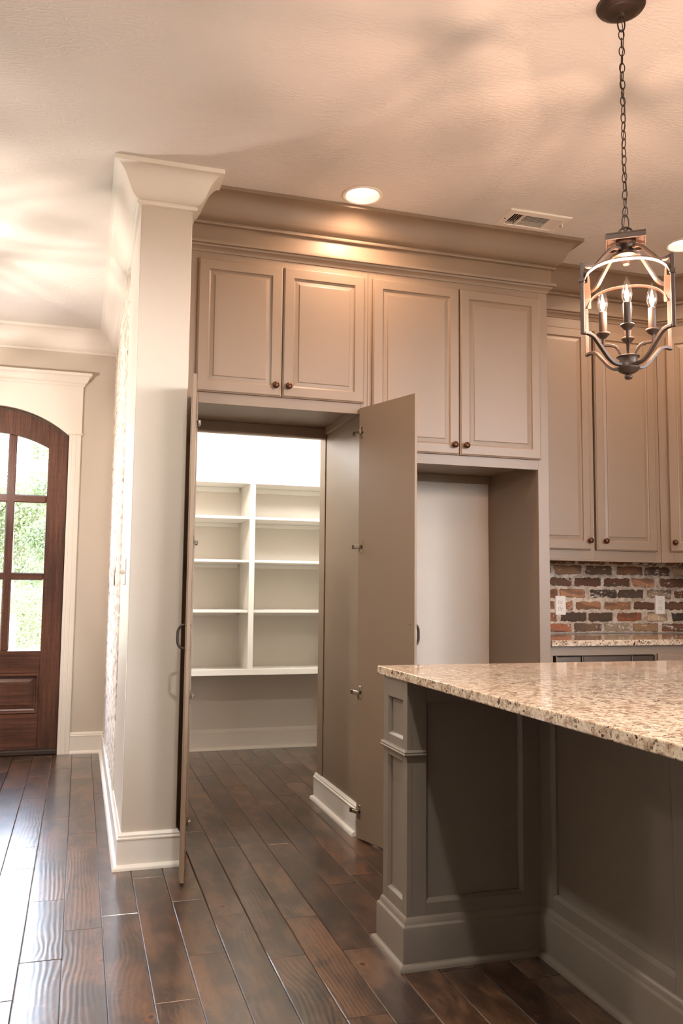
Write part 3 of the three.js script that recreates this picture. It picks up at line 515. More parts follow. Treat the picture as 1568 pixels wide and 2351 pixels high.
// ---- wall cabinets on the right
const ZU = -0.328;
const wallCab = thing('upper_cabinet', 'greige wall cabinet with two tall narrow doors over the brick backsplash', 'cabinet');
{
  part(wallCab, 'carcass', box(0.001, 0.93, 1.352, 2.92, ZB + 0.001, ZU - 0.0205, 0.001), mPaint);
  part(wallCab, 'stile', box(0.001, 0.042, 1.34, 2.79, ZU - 0.02, ZU, 0.001), mPaint);
  part(wallCab, 'stile', box(0.452, 0.486, 1.34, 2.79, ZU - 0.02, ZU, 0.001), mPaint);
  part(wallCab, 'stile', box(0.89, 0.932, 1.34, 2.79, ZU - 0.02, ZU, 0.001), mPaint);
  for (const [a, b] of [[0.042, 0.452], [0.486, 0.89]]) { part(wallCab, 'rail', box(a, b, 1.34, 1.4, ZU - 0.02, ZU, 0.001), mPaint); part(wallCab, 'rail', box(a, b, 2.67, 2.79, ZU - 0.02, ZU, 0.001), mPaint); }
  part(wallCab, 'light_rail', box(0.001, 0.932, 1.333, 1.345, ZU - 0.018, ZU + 0.004, 0.003), mPaint);
  panelDoor(wallCab, 0.04, 0.4525, 1.397, 2.679, ZU + 0.001, [0.438, 1.45]);
  panelDoor(wallCab, 0.49, 0.898, 1.397, 2.679, ZU + 0.001, [0.54, 1.45]);
}
const cornerCab = thing('upper_corner_cabinet', 'diagonal greige corner cabinet with one door at the right of the wall cabinet', 'cabinet', [0.933, 0, ZU], -Math.PI / 4);
{
  const L = 0.42;
  part(cornerCab, 'stile', box(0, 0.07, 1.34, 2.79, -0.02, 0, 0.001), mPaint); part(cornerCab, 'stile', box(L - 0.03, L, 1.34, 2.79, -0.02, 0, 0.001), mPaint);
  part(cornerCab, 'rail', box(0.07, L - 0.03, 1.34, 1.4, -0.02, 0, 0.001), mPaint); part(cornerCab, 'rail', box(0.07, L - 0.03, 2.67, 2.79, -0.02, 0, 0.001), mPaint);
  part(cornerCab, 'light_rail', box(0, L, 1.333, 1.345, -0.018, 0.004, 0.003), mPaint);
  const s = new THREE.Shape([[0.004, -0.021], [L - 0.004, -0.021], [L + 0.2, -0.235], [L + 0.2, -0.27], [L / 2, -0.44], [-0.2, -0.27], [-0.2, -0.235]].map((p) => new THREE.Vector2(p[0], -p[1])));
  const g = new THREE.ExtrudeGeometry(s, { depth: 1.5, bevelEnabled: false }); g.rotateX(-Math.PI / 2); g.scale(1, 1, 1); g.translate(0, 1.352, 0); part(cornerCab, 'carcass', boxUV(g), mPaint);
  panelDoor(cornerCab, 0.052, 0.385, 1.397, 2.679, 0.001, [0.085, 1.45]);
}
// ---- crown over all the cabinets
const crownCab = structure('trim_5', 'greige stacked crown moulding along the tops of the cabinets');
{
  const mould = [[-0.001, 2.738], [0.004, 2.738], [0.006, 2.745], [0.013, 2.755], [0.022, 2.76], [0.024, 2.768], [0.036, 2.77], [0.037, 2.773], [0.037, 2.786], [0.018, 2.789], [-0.001, 2.789]];
  const frieze = [[-0.001, 2.7885], [0.018, 2.7885], [0.018, 2.862], [-0.001, 2.862]];
  const crown = [[-0.001, 2.8615], [0.03, 2.8605], [0.036, 2.862], [0.0385, 2.868], [0.036, 2.874], [0.03, 2.876], ...sCurve([0.031, 2.879], [0.13, 2.986]), [0.1425, 2.988], [0.1425, H + 0.003], [-0.001, H + 0.003]];
  const paths = [[[XR + 0.001, 0.0005], [0.0, 0.0005], [0.0, -0.31]], [[0.001, ZU + 0.0005], [0.933, ZU + 0.0005], [1.23, -0.031], [1.23, 1.0]]];
  for (const p of paths) { part(crownCab, 'small_moulding', sweep(mould, p, -1), mPaint); part(crownCab, 'frieze', sweep(frieze, p, -1), mPaint); part(crownCab, 'crown', sweep(crown, p, -1), mPaint); }
}
const sideCab = thing('upper_side_cabinet', 'greige wall cabinet run along the right kitchen wall', 'cabinet');
part(sideCab, 'carcass', box(1.231, XW - 0.001, 1.34, 2.92, 0.02, 1.0, 0.001), mPaint);

// ---- base cabinets, dishwasher, counter
const baseCab = thing('base_cabinet', 'greige base cabinet under the back granite counter', 'cabinet');
{
  part(baseCab, 'carcass', box(0.64, 0.95, 0.1, 0.877, ZB + 0.001, -0.042, 0.001), mPaint);
  part(baseCab, 'rail', box(0.003, 0.95, 0.829, 0.8775, -0.041, -0.021, 0.001), mPaint);
  part(baseCab, 'stile', box(0.003, 0.024, 0.1, 0.829, -0.041, -0.021, 0.001), mPaint);
  part(baseCab, 'stile', box(0.634, 0.66, 0.1, 0.829, -0.041, -0.021, 0.001), mPaint);
  const d = part(baseCab, 'drawer', rings(0.27, 0.15, [[0, 0], [0, 0.014], [0.012, 0.02]], true, true), mPaint); d.position.set(0.652, 0.684, -0.0205);
  part(baseCab, 'door', rings(0.27, 0.54, [[0, 0], [0, 0.017], [0.004, 0.02], [0.05, 0.02], [0.053, 0.012]], true, true), mPaint).position.set(0.652, 0.12, -0.0205);
  part(baseCab, 'toe_kick', box(0.003, 0.95, 0, 0.1, ZB + 0.01, -0.1, 0.001), mPaintDark);
}
const dish = thing('dishwasher', 'stainless dishwasher set under the back counter, mostly hidden by the island', 'dishwasher');
{
  part(dish, 'body', box(0.03, 0.628, 0.102, 0.826, ZB + 0.05, -0.043, 0.002), mBlack);
  part(dish, 'door', box(0.03, 0.63, 0.11, 0.755, -0.042, -0.012, 0.004), mSteel);
  part(dish, 'control_strip', box(0.042, 0.186, 0.758, 0.825, -0.042, -0.014, 0.003), mSteel); part(dish, 'control_strip', box(0.492, 0.63, 0.758, 0.825, -0.042, -0.014, 0.003), mSteel);
  part(dish, 'handle', box(0.192, 0.486, 0.76, 0.8285, -0.042, -0.006, 0.005), mSteel);
  for (const x of [0.036, 0.189, 0.489, 0.631]) part(dish, 'trim_strip', box(x - 0.0026, x + 0.0026, 0.756, 0.827, -0.042, -0.003, 0.001), mNickel, 'bright metal strip');
}
const sideBase = thing('side_base_cabinet', 'greige base cabinet run along the right kitchen wall', 'cabinet');
part(sideBase, 'carcass', box(0.955, XW - 0.001, 0.1, 0.877, ZB + 0.001, 2.2, 0.001), mPaint); part(sideBase, 'toe_kick', box(1.0, XW - 0.001, 0, 0.0995, ZB + 0.01, 2.2, 0.001), mPaintDark);
{
  const s = new THREE.Shape([[0.0025, -ZB - 0.0005], [XW - 0.001, -ZB - 0.0005], [XW - 0.001, -2.2], [0.925, -2.2], [0.925, -0.009], [0.0025, -0.009]].map((p) => new THREE.Vector2(...p)).reverse());
  const g = new THREE.ExtrudeGeometry(s, { depth: 0.023, bevelEnabled: true, bevelSize: 0.004, bevelOffset: -0.004, bevelThickness: 0.004, bevelSegments: 2 }); g.rotateX(-Math.PI / 2); g.translate(0, 0.8825, 0);
  one('back_counter', 'speckled granite counter against the brick backsplash', 'countertop', boxUV(g), mGranite);
}
// ---- island
const island = thing('kitchen_island', 'taupe panelled island with a corner post and recessed seating side', 'island');
{
  const xi = -1.3186, z1 = 1.138, z2 = 1.3535, x2 = -0.849, xe = 0.3, z3 = 3.35, yt = 0.8695, m = mPaintDark;
  // frames are boards round recessed panels; each board is its own part
  const fr = (dir, plane, a0, a1, b0, b1, t = 0.019) => (dir === 'x' ? box(plane, plane + t, b0, b1, a0, a1, 0.0012) : box(a0, a1, b0, b1, plane - t, plane, 0.0012));
  part(island, 'core', box(xi + 0.0191, x2 + 0.03, 0, yt, z1, z2 - 0.022, 0), m);
  part(island, 'body', box(x2 + 0.022, xe, 0, yt, z1, z3 - 0.0005, 0.002), m);
  // narrow left face of the post
  part(island, 'post_stile', fr('x', xi, z1, 1.182, 0.1, yt), m); part(island, 'post_stile', fr('x', xi, 1.3165, z2, 0.1, yt), m);
  for (const [a, b] of [[0.1, 0.19], [0.615, 0.684], [0.806, yt]]) part(island, 'post_rail', fr('x', xi, 1.182, 1.3165, a, b), m);
  const pm = [[-0.001, 0.636], [0.006, 0.636], [0.012, 0.639], [0.014, 0.643], [0.011, 0.6465], [0.012, 0.65], [0.008, 0.655], [-0.001, 0.656]];
  part(island, 'post_moulding', sweep(pm, [[xi, z1], [xi, z2], [-1.257, z2]], -1), m);
  // end panel facing the camera
  part(island, 'stile', fr('z', z2, xi + 0.0191, -1.252, 0.1, yt), m); part(island, 'stile', fr('z', z2, -0.914, x2 + 0.02, 0.1, yt), m);
  part(island, 'rail', fr('z', z2, -1.252, -0.914, 0.1, 0.188), m); part(island, 'rail', fr('z', z2, -1.252, -0.914, 0.803, yt), m);
  const inset = (w, h) => rings(w, h, [[0, 0], [0.003, -0.004], [0.009, -0.011], [0.0095, -0.0185]], true);
  part(island, 'panel', moved(inset(0.338, 0.615), -1.252, 0.188, z2 - 0.0005), m);
  for (const [a, b] of [[0.19, 0.615], [0.684, 0.806]]) { const g = rings(0.1345, b - a, [[0, 0], [0.002, -0.003], [0.006, -0.009], [0.0065, -0.013]], true); g.rotateY(-Math.PI / 2); part(island, 'panel', moved(g, xi + 0.0005, a, 1.182), m); }
  // long recessed side under the overhang
  const st = [[z2, 1.421], [2.01, 2.09], [2.68, 2.76], [3.28, z3]];
  for (const [a, b] of st) part(island, 'stile', fr('x', x2, a, b, 0.1, yt), m);
  for (let i = 0; i < 3; i++) { const a = st[i][1], b = st[i + 1][0]; part(island, 'rail', fr('x', x2, a, b, 0.1, 0.19), m); part(island, 'rail', fr('x', x2, a, b, 0.803, yt), m);
    const g = inset(b - a, 0.613); g.rotateY(-Math.PI / 2); part(island, 'panel', moved(g, x2 + 0.0005, 0.19, a), m); }
  const bp = [[-0.001, 0], [0.033, 0], [0.0325, 0.006], [0.03, 0.012], [0.0245, 0.017], [0.0165, 0.0195], [0.0165, 0.12], [0.0155, 0.124], [0.009, 0.13], [0.0075, 0.138], [0.004, 0.147], [-0.001, 0.151]];
  part(island, 'baseboard', sweep(bp, [[xi + 0.1, z1], [xi, z1], [xi, z2], [x2, z2], [x2, z3], [xe, z3]], -1), m);
  part(island, 'support_post', box(xi, xi + 0.09, 0, yt, 3.25, z3 - 0.001, 0.003), m);
  const s = new THREE.Shape([[xi - 0.0098, -1.0977], [xi - 0.0098, -3.42], [0.38, -3.42], [0.38, -1.0977]].map((p) => new THREE.Vector2(...p)));
  const g = new THREE.ExtrudeGeometry(s, { depth: 0.0205, bevelEnabled: true, bevelSize: 0.004, bevelOffset: -0.004, bevelThickness: 0.004, bevelSegments: 3 }); g.rotateX(-Math.PI / 2); g.translate(0, 0.874, 0);
  one('island_counter', 'speckled beige granite slab on top of the kitchen island', 'countertop', boxUV(g), mGranite);
}

// ================================================================ PANTRY
const shelf = thing('pantry_shelf', 'white built-in shelf unit seen through the pantry opening', 'shelf');
{
  const zf = -1.95, zb = ZP + 0.0005, x0 = XR + 0.001, x1 = -0.12;
  const cols = [[x0, -1.2056], [-1.1687, -0.5], [-0.463, x1]];
  part(shelf, 'top', box(x0, x1, 1.889, 1.9265, zf - 0.001, zf + 0.018, 0.0015), mShelf); part(shelf, 'top_board', box(x0, x1, 1.905, 1.923, zb, zf - 0.0012, 0.001), mShelf);
  part(shelf, 'bottom', box(x0, x1, 0.569, 0.61, zf - 0.001, zf + 0.018, 0.0015), mShelf); part(shelf, 'bottom_board', box(x0, x1, 0.578, 0.596, zb, zf - 0.0012, 0.001), mShelf);
  for (const x of [-1.2056, -0.5]) part(shelf, 'stile', box(x, x + 0.037, 0.6102, 1.8888, zf - 0.001, zf + 0.018, 0.0015), mShelf);
  for (const x of [-1.196, -0.49]) part(shelf, 'divider', box(x, x + 0.018, 0.5965, 1.9045, zb, zf - 0.0012, 0.001), mShelf);
  part(shelf, 'side_panel', box(x1 - 0.018, x1, 0.5965, 1.9045, zb, zf - 0.0012, 0.001), mShelf);
  for (const [a, b] of cols) { for (const y of [1.659, 1.358, 1.011]) part(shelf, 'shelf_board', box(a + 0.0005, b - 0.0005, y - 0.018, y, zb + 0.001, zf + 0.004, 0.0015), mShelf);
    part(shelf, 'cleat', box(a + 0.01, b - 0.01, 1.868, 1.9045, zb, zb + 0.018, 0.001), mShelf);
    for (const y of [1.6405, 1.3395, 0.9925]) part(shelf, 'cleat', box(a + 0.01, b - 0.01, y - 0.03, y, zb, zb + 0.012, 0.001), mShelf); }
}
{
  const lamp = thing('pantry_pendant', 'white globe pendant hanging in the pantry, hidden behind the passage wall', 'lamp', [-0.45, H, -1.02]);
  part(lamp, 'canopy', lathe([[0, 0], [0.06, 0], [0.06, -0.012], [0.05, -0.022], [0, -0.024]], 28), mTrim);
  part(lamp, 'cord', moved(lathe([[0, 0], [0.004, 0], [0.004, -0.72], [0, -0.72]], 8), 0, -0.02, 0), mTrim);
  part(lamp, 'holder', moved(lathe([[0, 0.05], [0.025, 0.045], [0.03, 0], [0, 0]], 20), 0, -0.765, 0), mTrim);
  part(lamp, 'globe', moved(boxUV(new THREE.SphereGeometry(0.085, 28, 18)), 0, -0.84, 0), mPantryGlow);
  const l = new THREE.PointLight(PANTRYC, 3.3, 0, 2); l.position.set(0, -0.84, 0); l.castShadow = true; l.shadow.radius = 4; lamp.add(l);
  copy(lamp, [-1.77, H, -1.3], 0, 'added unseen white globe at the left end of the pantry, brightening the passage panel');  // unseen extra globe put in to light the passage side panel
}
// ================================================================ LAMPS
{ // recessed lamps
  let first; const trim = lathe([[0.079, 0.05], [0.081, 0.0], [0.0825, -0.004], [0.09, -0.005], [0.097, -0.003], [0.1, 0.001], [0.0815, 0.001], [0.0815, 0.05], [0.079, 0.05]], 40);
  const can = lathe([[0.0815, 0.001], [0.0815, 0.1], [0.0, 0.1], [0.0, 0.098], [0.07, 0.098], [0.079, 0.002]], 32), face = lathe([[0, 0.02], [0.03, 0.021], [0.055, 0.026], [0.068, 0.038], [0.07, 0.046], [0, 0.046]], 32);
  const labels = ['round recessed ceiling lamp above the pantry cabinet crown', 'round recessed ceiling lamp cut by the right picture edge behind the lantern', 'recessed ceiling lamp by the right wall', 'recessed ceiling lamp in the great room left', 'added recessed fill lamp lighting the island post and open door', 'added recessed fill lamp lighting the lower partition end', 'recessed ceiling lamp by the rear wall'];
  CANS.forEach(([x, z], i) => {
    if (!first) { first = thing('recessed_lamp', labels[0], 'ceiling lamp', [x, H, z], 0, 'recessed ceiling lamps'); part(first, 'trim_ring', trim, mTrim); part(first, 'can', can, mTrim); part(first, 'lamp_face', face, mGlow); }
    else copy(first, [x, H, z], 0, labels[i]);
    const l = new THREE.SpotLight(i === 4 || i === 5 ? CAN_FILL : CANC, i === 4 || i === 5 ? 12 : CAN_CD, 0, 1.45, 0.5, 2); l.position.set(x, H + 0.004, z); l.target.position.set(x, 0, z); l.castShadow = true; l.shadow.radius = 3; scene.add(l, l.target);  // the neutral pair is added fill for the partition end and island post
  });
}
function lantern(label, at, turn, drop, cd = BULB_CD, tint = LAMP) {      // square cage lantern; y = 0 at the ceiling
  const o = thing('lantern_pendant', label, 'pendant lamp', [at[0], H, at[1]], turn, 'lantern pendants'), Y = (y) => y - H + drop, a = 0.1255, R2 = a * Math.SQRT2;
  part(o, 'canopy', lathe([[0, 0.002], [0.0755, 0.002], [0.0755, -0.004], [0.07, -0.012], [0.055, -0.018], [0.053, -0.022], [0.045, -0.026], [0.012, -0.03], [0.011, -0.036], [0.008, -0.04], [0, -0.04]], 40), mBronze);
  // chain
  const y0 = -0.042, y1 = Y(2.272), big = 0.05;
  const linkG = (h, w, r) => { const p = []; for (let i = 0; i < 24; i++) { const t = i / 24 * Math.PI * 2; p.push([Math.cos(t) * w / 2, Math.sin(t) * h / 2 * (1 - 0.06 * Math.abs(Math.cos(2 * t)) * 0), 0]); } return tube(p, r, 28, 7, true); };
  const gl = linkG(0.032, 0.0165, 0.0017), gb = linkG(big, 0.024, 0.0023);
  const t1 = part(o, 'quick_link', gb, mBronze); t1.position.y = y0 - big / 2 + 0.004; t1.rotation.y = 0.5;
  const t2 = part(o, 'quick_link', gb, mBronze); t2.position.y = y1 + big / 2 - 0.004; t2.rotation.y = 0.6;
  const top = y0 - big + 0.008, bot = y1 + big - 0.008, n = Math.round((top - bot) / 0.0275), pitch = (top - bot) / n;
  for (let i = 0; i < n; i++) { const l = part(o, 'chain_link', gl, mBronze); l.position.y = top - pitch * (i + 0.5); l.rotation.y = (i % 2) * 1.45 + 0.2 + i * 0.05; }
  { const p = []; for (let i = 0; i <= 14; i++) { const t = i / 14; p.push([0.006 * Math.sin(t * 17), lerp(y0, y1, t), 0.006 * Math.cos(t * 13 + 1)]); } part(o, 'cord', tube(p, 0.0015, 60, 6), mBronze); }
  part(o, 'loop', moved(boxUV(new THREE.TorusGeometry(0.021, 0.0032, 10, 28)), 0, Y(2.257), 0, 0.1), mBronze);
  // square pan, hub
  const s = 0.0585, yt = Y(2.243), yb = Y(2.222);
  const pan = part(o, 'top_pan', box(-s, s, yt - 0.004, yt, -s, s, 0.001), mBronze);
  for (const k of [-1, 1]) { part(pan, 'pan_side', box(-s, s, yb, yt - 0.0041, k > 0 ? s - 0.004 : -s, k > 0 ? s : -s + 0.004, 0.001), mBronze); part(pan, 'pan_side', box(k > 0 ? s - 0.004 : -s, k > 0 ? s : -s + 0.004, yb, yt - 0.0041, -s + 0.0042, s - 0.0042, 0.001), mBronze); }
  part(o, 'top_hub', lathe([[0, Y(2.2388)], [0.03, Y(2.2388)], [0.029, Y(2.225)], [0.022, Y(2.217)], [0.0225, Y(2.192)], [0.034, Y(2.189)], [0.034, Y(2.184)], [0.011, Y(2.182)], [0.0105, Y(2.162)], [0.009, Y(2.159)], [0, Y(2.159)]], 28), mBronze);
  const pw = 0.0115;
  for (let k = 0; k < 4; k++) {
    const arm = part(o, 'corner_arm', ribbon([[0.02, Y(2.204)], [0.04, Y(2.206)], [0.058, Y(2.2)], [0.1, Y(2.16)], [0.128, Y(2.133)], [0.15, Y(2.126)], [R2 - 0.004, Y(2.127)]], 0.0095, 0.012, 40), mBronze); arm.rotation.y = Math.PI / 4 + k * Math.PI / 2;
    const low = part(o, 'lower_arm', ribbon([[R2 - 0.004, Y(1.921)], [0.16, Y(1.922)], [0.138, Y(1.916)], [0.11, Y(1.89)], [0.078, Y(1.858)], [0.055, Y(1.845)], [0.028, Y(1.843)]], 0.0095, 0.012, 40), mBronze); low.rotation.y = Math.PI / 4 + k * Math.PI / 2;
    const sx = k === 0 || k === 3 ? 1 : -1, sz = k < 2 ? 1 : -1;
    const post = part(o, 'post', box(sx * a - pw / 2, sx * a + pw / 2, Y(1.916), Y(2.1335), sz * a - pw / 2, sz * a + pw / 2, 0.0015), mBronze);
    part(post, 'collar', box(sx * a - 0.0085, sx * a + 0.0085, Y(2.073), Y(2.087), sz * a - 0.0085, sz * a + 0.0085, 0.001), mBronze);
    const arch = []; for (let i = 0; i <= 24; i++) { const t = i / 24 * 2 - 1; arch.push([t * (a - 0.004), Y(2.072) + 0.062 * Math.sqrt(Math.max(0, 1 - Math.pow(Math.abs(t), 2.4)))]); }
    const band = part(o, 'arched_band', moved(ribbon(arch, 0.0028, 0.023, 0, true), 0, 0, a - 0.004), mBronze); band.rotation.y = k * Math.PI / 2;
    // candle arm, cup, sleeve, bulb
    const ca = new THREE.Group(); ca.name = 'candle'; ca.rotation.y = k * Math.PI / 2; o.add(ca);
    const q = 0.0715;
    part(ca, 'candle_arm', ribbon([[0.021, Y(1.868)], [0.024, Y(1.886)], [0.036, Y(1.905)], [0.054, Y(1.911)], [q, Y(1.9125)]], 0.008, 0.0085, 26), mBronze);
    part(ca, 'candle_cup', moved(lathe([[0, Y(1.955)], [0.0195, Y(1.951)], [0.0205, Y(1.948)], [0.019, Y(1.945)], [0.011, Y(1.936)], [0.0055, Y(1.931)], [0.0052, Y(1.9085)], [0, Y(1.9085)]], 22), q, 0, 0), mBronze);
    part(ca, 'candle_sleeve', moved(lathe([[0, Y(1.952)], [0.0118, Y(1.952)], [0.0118, Y(2.0155)], [0.01, Y(2.017)], [0, Y(2.017)]], 20), q, 0, 0), mBronze);
    part(ca, 'bulb', moved(lathe([[0.0085, Y(2.0165)], [0.0105, Y(2.021)], [0.0138, Y(2.031)], [0.0158, Y(2.042)], [0.0155, Y(2.053)], [0.0128, Y(2.067)], [0.0085, Y(2.079)], [0.0045, Y(2.087)], [0.0022, Y(2.0925)], [0.0008, Y(2.096)], [0, Y(2.097)]], 24), q, 0, 0), mBulb);
    part(ca, 'filament', moved(lathe([[0, Y(2.02)], [0.004, Y(2.024)], [0.0068, Y(2.034)], [0.0062, Y(2.046)], [0.0032, Y(2.057)], [0.0016, Y(2.07)], [0, Y(2.074)]], 12), q, 0, 0), mFil);
    const l = new THREE.PointLight(tint, cd, 0, 2); l.position.set(q, Y(2.044), 0); l.castShadow = true; l.shadow.radius = 0.3; ca.add(l);
  }
  part(o, 'bottom_hub', lathe([[0, Y(1.874)], [0.034, Y(1.872)], [0.0345, Y(1.869)], [0.0265, Y(1.866)], [0.0265, Y(1.842)], [0.0335, Y(1.84)], [0.034, Y(1.834)], [0.028, Y(1.826)], [0.016, Y(1.8195)], [0.007, Y(1.818)], [0.0065, Y(1.8155)], [0.011, Y(1.8135)], [0.0122, Y(1.8075)], [0.009, Y(1.802)], [0, Y(1.7995)]], 32), mBronze);
  return o;
}
lantern('bronze cage lantern with four lit candle bulbs hanging over the island', [-0.752, 1.7355], Math.atan2(-0.585, 0.811), 0);
lantern('second bronze cage lantern over the near end of the island, outside the picture', [-0.752, 3.3], 0.2, 0);
lantern('bronze cage lantern in the foyer, left of the picture', [-3.35, -0.9], 0.4, 0, 2.0, new THREE.Color(1, 0.84, 0.74));

// ================================================================ SMALL FITTINGS
{ // ceiling register
  const o = thing('ceiling_vent', 'white louvered air vent in the ceiling by the cabinet crown', 'vent', [-0.222, H, 0.25]), hx = 0.17, hz = 0.096;
  const fr = rings(2 * hx, 2 * hz, [[0, 0], [0.002, 0.004], [0.006, 0.007], [0.036, 0.009], [0.038, 0.004], [0.038, -0.02]], false); fr.translate(-hx, -hz, 0); fr.rotateX(Math.PI / 2);
  part(o, 'frame', fr, mTrim);
  const duct = M({ name: 'galvanised duct', color: '#8d8983', roughness: 0.3, metalness: 1 });
  for (const s of [-1, 1]) { part(o, 'duct_wall', box(s * 0.1325 - 0.0008, s * 0.1325 + 0.0008, 0.001, 0.7, -0.06, 0.06, 0), duct); part(o, 'duct_wall', box(-0.1325, 0.1325, 0.001, 0.7, s * 0.0595 - 0.0008, s * 0.0595 + 0.0008, 0), duct); }
  part(o, 'duct_end', box(-0.133, 0.133, 0.7, 0.705, -0.06, 0.06, 0), duct);
  for (let i = 0; i < 5; i++) part(o, 'damper_blade', box(-0.13, -0.078, 0.004, 0.018, -0.048 + i * 0.024 - 0.0005, -0.048 + i * 0.024 + 0.0005, 0), duct);
  const sl = (x0, x1, z0, z1, ax, t) => { const g = ax ? box(-(x1 - x0) / 2, (x1 - x0) / 2, -0.0006, 0.0006, -0.0036, 0.0036, 0.0002) : box(-0.0045, 0.0045, -0.0006, 0.0006, -(z1 - z0) / 2, (z1 - z0) / 2, 0.0002); if (ax) g.rotateX(t); else g.rotateZ(t); g.translate((x0 + x1) / 2, -0.005, (z0 + z1) / 2); return g; };
  const zi = hz - 0.038;
  for (let i = 0; i < 10; i++) { const z = -zi + 0.006 + i * (2 * zi - 0.012) / 9; part(o, 'louver', sl(-0.068, 0.068, z, z, true, 0.75), mTrim); }
  for (const s of [-1, 1]) for (let i = 0; i < 5; i++) { const x = s * (0.083 + i * 0.0115); part(o, 'louver', sl(x, x, -zi, zi, false, -s * 0.7), mTrim); }
  for (const s of [-1, 1]) part(o, 'divider', box(s * 0.073 - 0.004, s * 0.073 + 0.004, -0.009, -0.001, -zi, zi, 0.001), mTrim);
  for (const s of [-1, 1]) part(o, 'screw', moved(lathe([[0, -0.003], [0.004, -0.002], [0.005, 0], [0, 0]], 12), s * 0.155, -0.0085, 0), mNickel);
  part(o, 'lever', joined([box(0.147, 0.151, -0.024, -0.008, 0.03, 0.034, 0.001), box(0.144, 0.154, -0.027, -0.022, 0.028, 0.036, 0.001)]), mTrim);
}
{ // outlets on the bricks
  const o = thing('wall_outlet', 'white double outlet at the left end of the brick backsplash', 'outlet', [0.4455, 1.0775, ZB + 0.012], 0, 'outlets on the brick');
  part(o, 'plate', moved(rings(0.07, 0.1143, [[0, 0], [0, 0.004], [0.003, 0.007]], true, true), -0.035, -0.057, 0), mPlate);
  for (const y of [-0.0195, 0.0195]) {
    const s = new THREE.Shape(); s.absarc(0, 0, 0.0172, -0.75, 0.75, false); s.absarc(0, 0, 0.0172, Math.PI - 0.75, Math.PI + 0.75, false);
    const r = part(o, 'receptacle', boxUV(new THREE.ExtrudeGeometry(s, { depth: 0.003, bevelEnabled: true, bevelSize: 0.0006, bevelThickness: 0.0006, bevelSegments: 1 })), mPlate); r.position.set(0, y, 0.0065);
    part(r, 'slot', box(-0.0075, -0.0055, -0.001, 0.0075, 0.003, 0.0043, 0.0002), mBlack); part(r, 'slot', box(0.0055, 0.0075, -0.001, 0.006, 0.003, 0.0043, 0.0002), mBlack);
    part(r, 'ground_hole', moved(lathe([[0, 0.0043], [0.0026, 0.0043], [0.0026, 0.003], [0, 0.003]], 10).rotateX(Math.PI / 2), 0, -0.008, 0), mBlack);
  }
  part(o, 'screw', moved(lathe([[0, 0.0012], [0.0025, 0.001], [0.003, 0], [0, 0]], 10).rotateX(Math.PI / 2), 0, 0, 0.007), mPlate);
  copy(o, [1.151, 1.083, ZB + 0.012], 0, 'white double outlet further right on the brick, below the second door');
}
{ // switches on the foyer side
  const mk = (name, label, n, y, z, out) => { const w = 0.024 + 0.046 * n, o = thing(name, label, 'switch', [XL - out, y, z], -Math.PI / 2, 'light switches');
    part(o, 'plate', moved(rings(w, 0.119, [[0, 0], [0, 0.004], [0.003, 0.0065]], true, true), -w / 2, -0.0595, 0), mPlate);
    for (let i = 0; i < n; i++) { const x = (i - (n - 1) / 2) * 0.046, g = box(-0.005, 0.005, -0.006, 0.006, 0, 0.016, 0.0015); g.rotateX(i % 2 ? 0.5 : -0.5); part(o, 'toggle', moved(g, x, 0, 0.003), mPlate); } };
  mk('light_switch', 'white four-toggle light switch on the daylit strip beside the brick', 4, 1.23, -0.205, 0);
  mk('light_switch', 'white light switch set into the whitewashed brick nearer the front door', 2, 1.23, -1.25, 0.014);
}

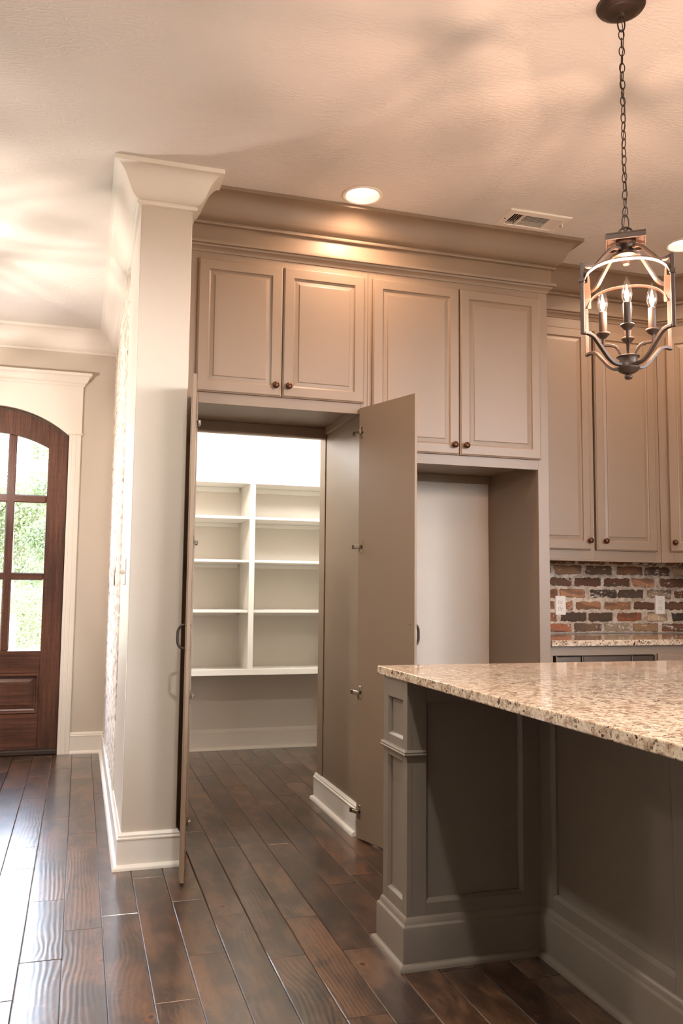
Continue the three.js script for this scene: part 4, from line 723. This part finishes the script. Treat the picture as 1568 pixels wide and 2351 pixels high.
// ================================================================ OUTSIDE
structure('ground', 'green lawn outside the front door', box(-40, 40, -0.6, -0.25, -60, ZD - 0.17, 0), mLawn);
structure('porch', 'concrete porch outside the front door', box(-5, -1, -0.25, -0.03, -4.2, ZD - 0.17, 0.01), M({ name: 'concrete', color: '#b5aea2', roughness: 0.9 }));
{
  const leafGeo = (r, n, place, size) => { const v = []; const q = new THREE.Quaternion(), e = new THREE.Euler(), a = new THREE.Vector3();
    for (let i = 0; i < n; i++) { const p = place(r), s = size * (0.6 + 0.8 * r()); e.set(r() * 6, r() * 6, r() * 6); q.setFromEuler(e);
      const L = [[-0.5, 0, 0], [0, -0.28, 0.08], [0.5, 0, 0], [0, 0.28, 0.08]].map((t) => a.set(...t).multiplyScalar(s).applyQuaternion(q).toArray().map((c, j) => c + p[j]));
      v.push(...L[0], ...L[1], ...L[2], ...L[0], ...L[2], ...L[3]); }
    return fromTris(v, 0); };
  const tree = (label, x, z, h, cr, seed, n, leaf = 0.2, low = 0.25) => {
    const r = rng(seed), o = thing('tree', label, 'tree', [x, -0.25, z], r() * 6, 'trees beyond the lawn');
    part(o, 'trunk', joined([tube([[0, -0.1, 0], [0.05, h * 0.3, 0.04], [-0.04, h * 0.6, 0], [0.02, h * 0.9, 0.05]], 0.022 * h * 0.5, 16, 8), ...[0.4, 0.55, 0.7].map((t, i) => tube([[0, h * t, 0], [Math.cos(i * 2.3) * cr * 0.4, h * t + cr * 0.25, Math.sin(i * 2.3) * cr * 0.4], [Math.cos(i * 2.3) * cr * 0.75, h * t + cr * 0.6, Math.sin(i * 2.3) * cr * 0.75]], 0.004 * h, 10, 6))]), mBark);
    const cl = Array.from({ length: 16 }, () => { const t = r() * 6.28, u = Math.sqrt(r()) * cr * 0.75; return [Math.cos(t) * u, h * (low + (1 - low) * r()), Math.sin(t) * u, cr * (0.3 + 0.3 * r())]; });
    part(o, 'foliage', leafGeo(r, n, (q) => { const c = cl[Math.floor(q() * 16)], t = q() * 6.28, f = Math.acos(2 * q() - 1), d = Math.cbrt(q()) * c[3]; return [c[0] + Math.sin(f) * Math.cos(t) * d, c[1] + Math.cos(f) * d * 0.8, c[2] + Math.sin(f) * Math.sin(t) * d]; }, leaf), mLeaf[seed % 3]);
  };
  tree('slender leafy tree with sky behind it in the upper right pane', -2.7, -12.5, 3.9, 0.7, 5, 4200, 0.07, 0.4);
  tree('tall spreading tree in the upper left pane', -5.6, -14, 4.4, 1.2, 8, 9000, 0.085, 0.3);
  tree('broad pale green tree filling the middle panes', -3.9, -18, 3.7, 1.9, 9, 22000, 0.085, 0.05);
  tree('round green tree right of the middle panes', 0.2, -19, 3.9, 2.0, 10, 14000, 0.09, 0.05);
  tree('green tree at the back left of the lawn', -9.6, -20, 4.6, 2.4, 12, 9000, 0.11, 0.05);
  tree('far green tree behind the broad pale one', -4.5, -25, 4.2, 2.8, 13, 16000, 0.12, 0.02);
  tree('far green tree behind the round one', 2.2, -26, 4.6, 2.6, 15, 10000, 0.13, 0.02);
  { const r = rng(44), o = thing('shrub', 'dense flowering shrub beside the stump in the lower right pane', 'shrub', [-3.05, -0.25, -10.6]);
    part(o, 'stem', joined([0, 1, 2, 3].map((i) => tube([[0, -0.1, 0], [Math.cos(i * 1.7) * 0.12, 0.5, Math.sin(i * 1.7) * 0.12], [Math.cos(i * 1.7) * 0.3, 1.1, Math.sin(i * 1.7) * 0.3]], 0.015, 10, 6))), mBark);
    part(o, 'foliage', leafGeo(r, 5200, (q) => { const t = q() * 6.28, u = Math.cbrt(q()); const f = q() * 2 - 1; return [Math.cos(t) * u * 0.55, 0.9 + f * 0.55 * Math.sqrt(1 - u * u * 0.4), Math.sin(t) * u * 0.5]; }, 0.045), mLeaf[1]); }
  { const o = thing('tree_stump', 'pale grey leaning tree stump among the shrubs', 'stump', [-3.3, -0.25, -9.6]);
    part(o, 'wood', lathe([[0, 1.02], [0.07, 1.0], [0.1, 0.9], [0.11, 0.5], [0.14, 0.15], [0.2, -0.05], [0, -0.05]], 14), mBark); }
  { const r = rng(3), v = []; for (let i = 0; i < 260; i++) { const t = r() * 6.28, l = 0.45 + r() * 0.35, b = 0.1 + r() * 0.35, c = Math.cos(t), s = Math.sin(t), w = 0.006; const p = [0, 0.35, 0.7, 1].map((k) => [c * b * k * k + c * 0.03, l * (k - 0.35 * k * k * b * 2), s * b * k * k + s * 0.03]);
      for (let k = 0; k < 3; k++) { const A = p[k], B = p[k + 1], e = w * (1 - k / 3), f = w * (1 - (k + 1) / 3); v.push(A[0] - s * e, A[1], A[2] + c * e, A[0] + s * e, A[1], A[2] - c * e, B[0] + s * f, B[1], B[2] - c * f, A[0] - s * e, A[1], A[2] + c * e, B[0] + s * f, B[1], B[2] - c * f, B[0] - s * f, B[1], B[2] + c * f); } }
    const o = thing('grass_clump', 'clump of arching pale ornamental grass on the lawn', 'plant', [-2.88, -0.25, -8.6]); part(o, 'blades', fromTris(v, 0), mLeaf[1]); }
}
renderer.render(scene, camera);
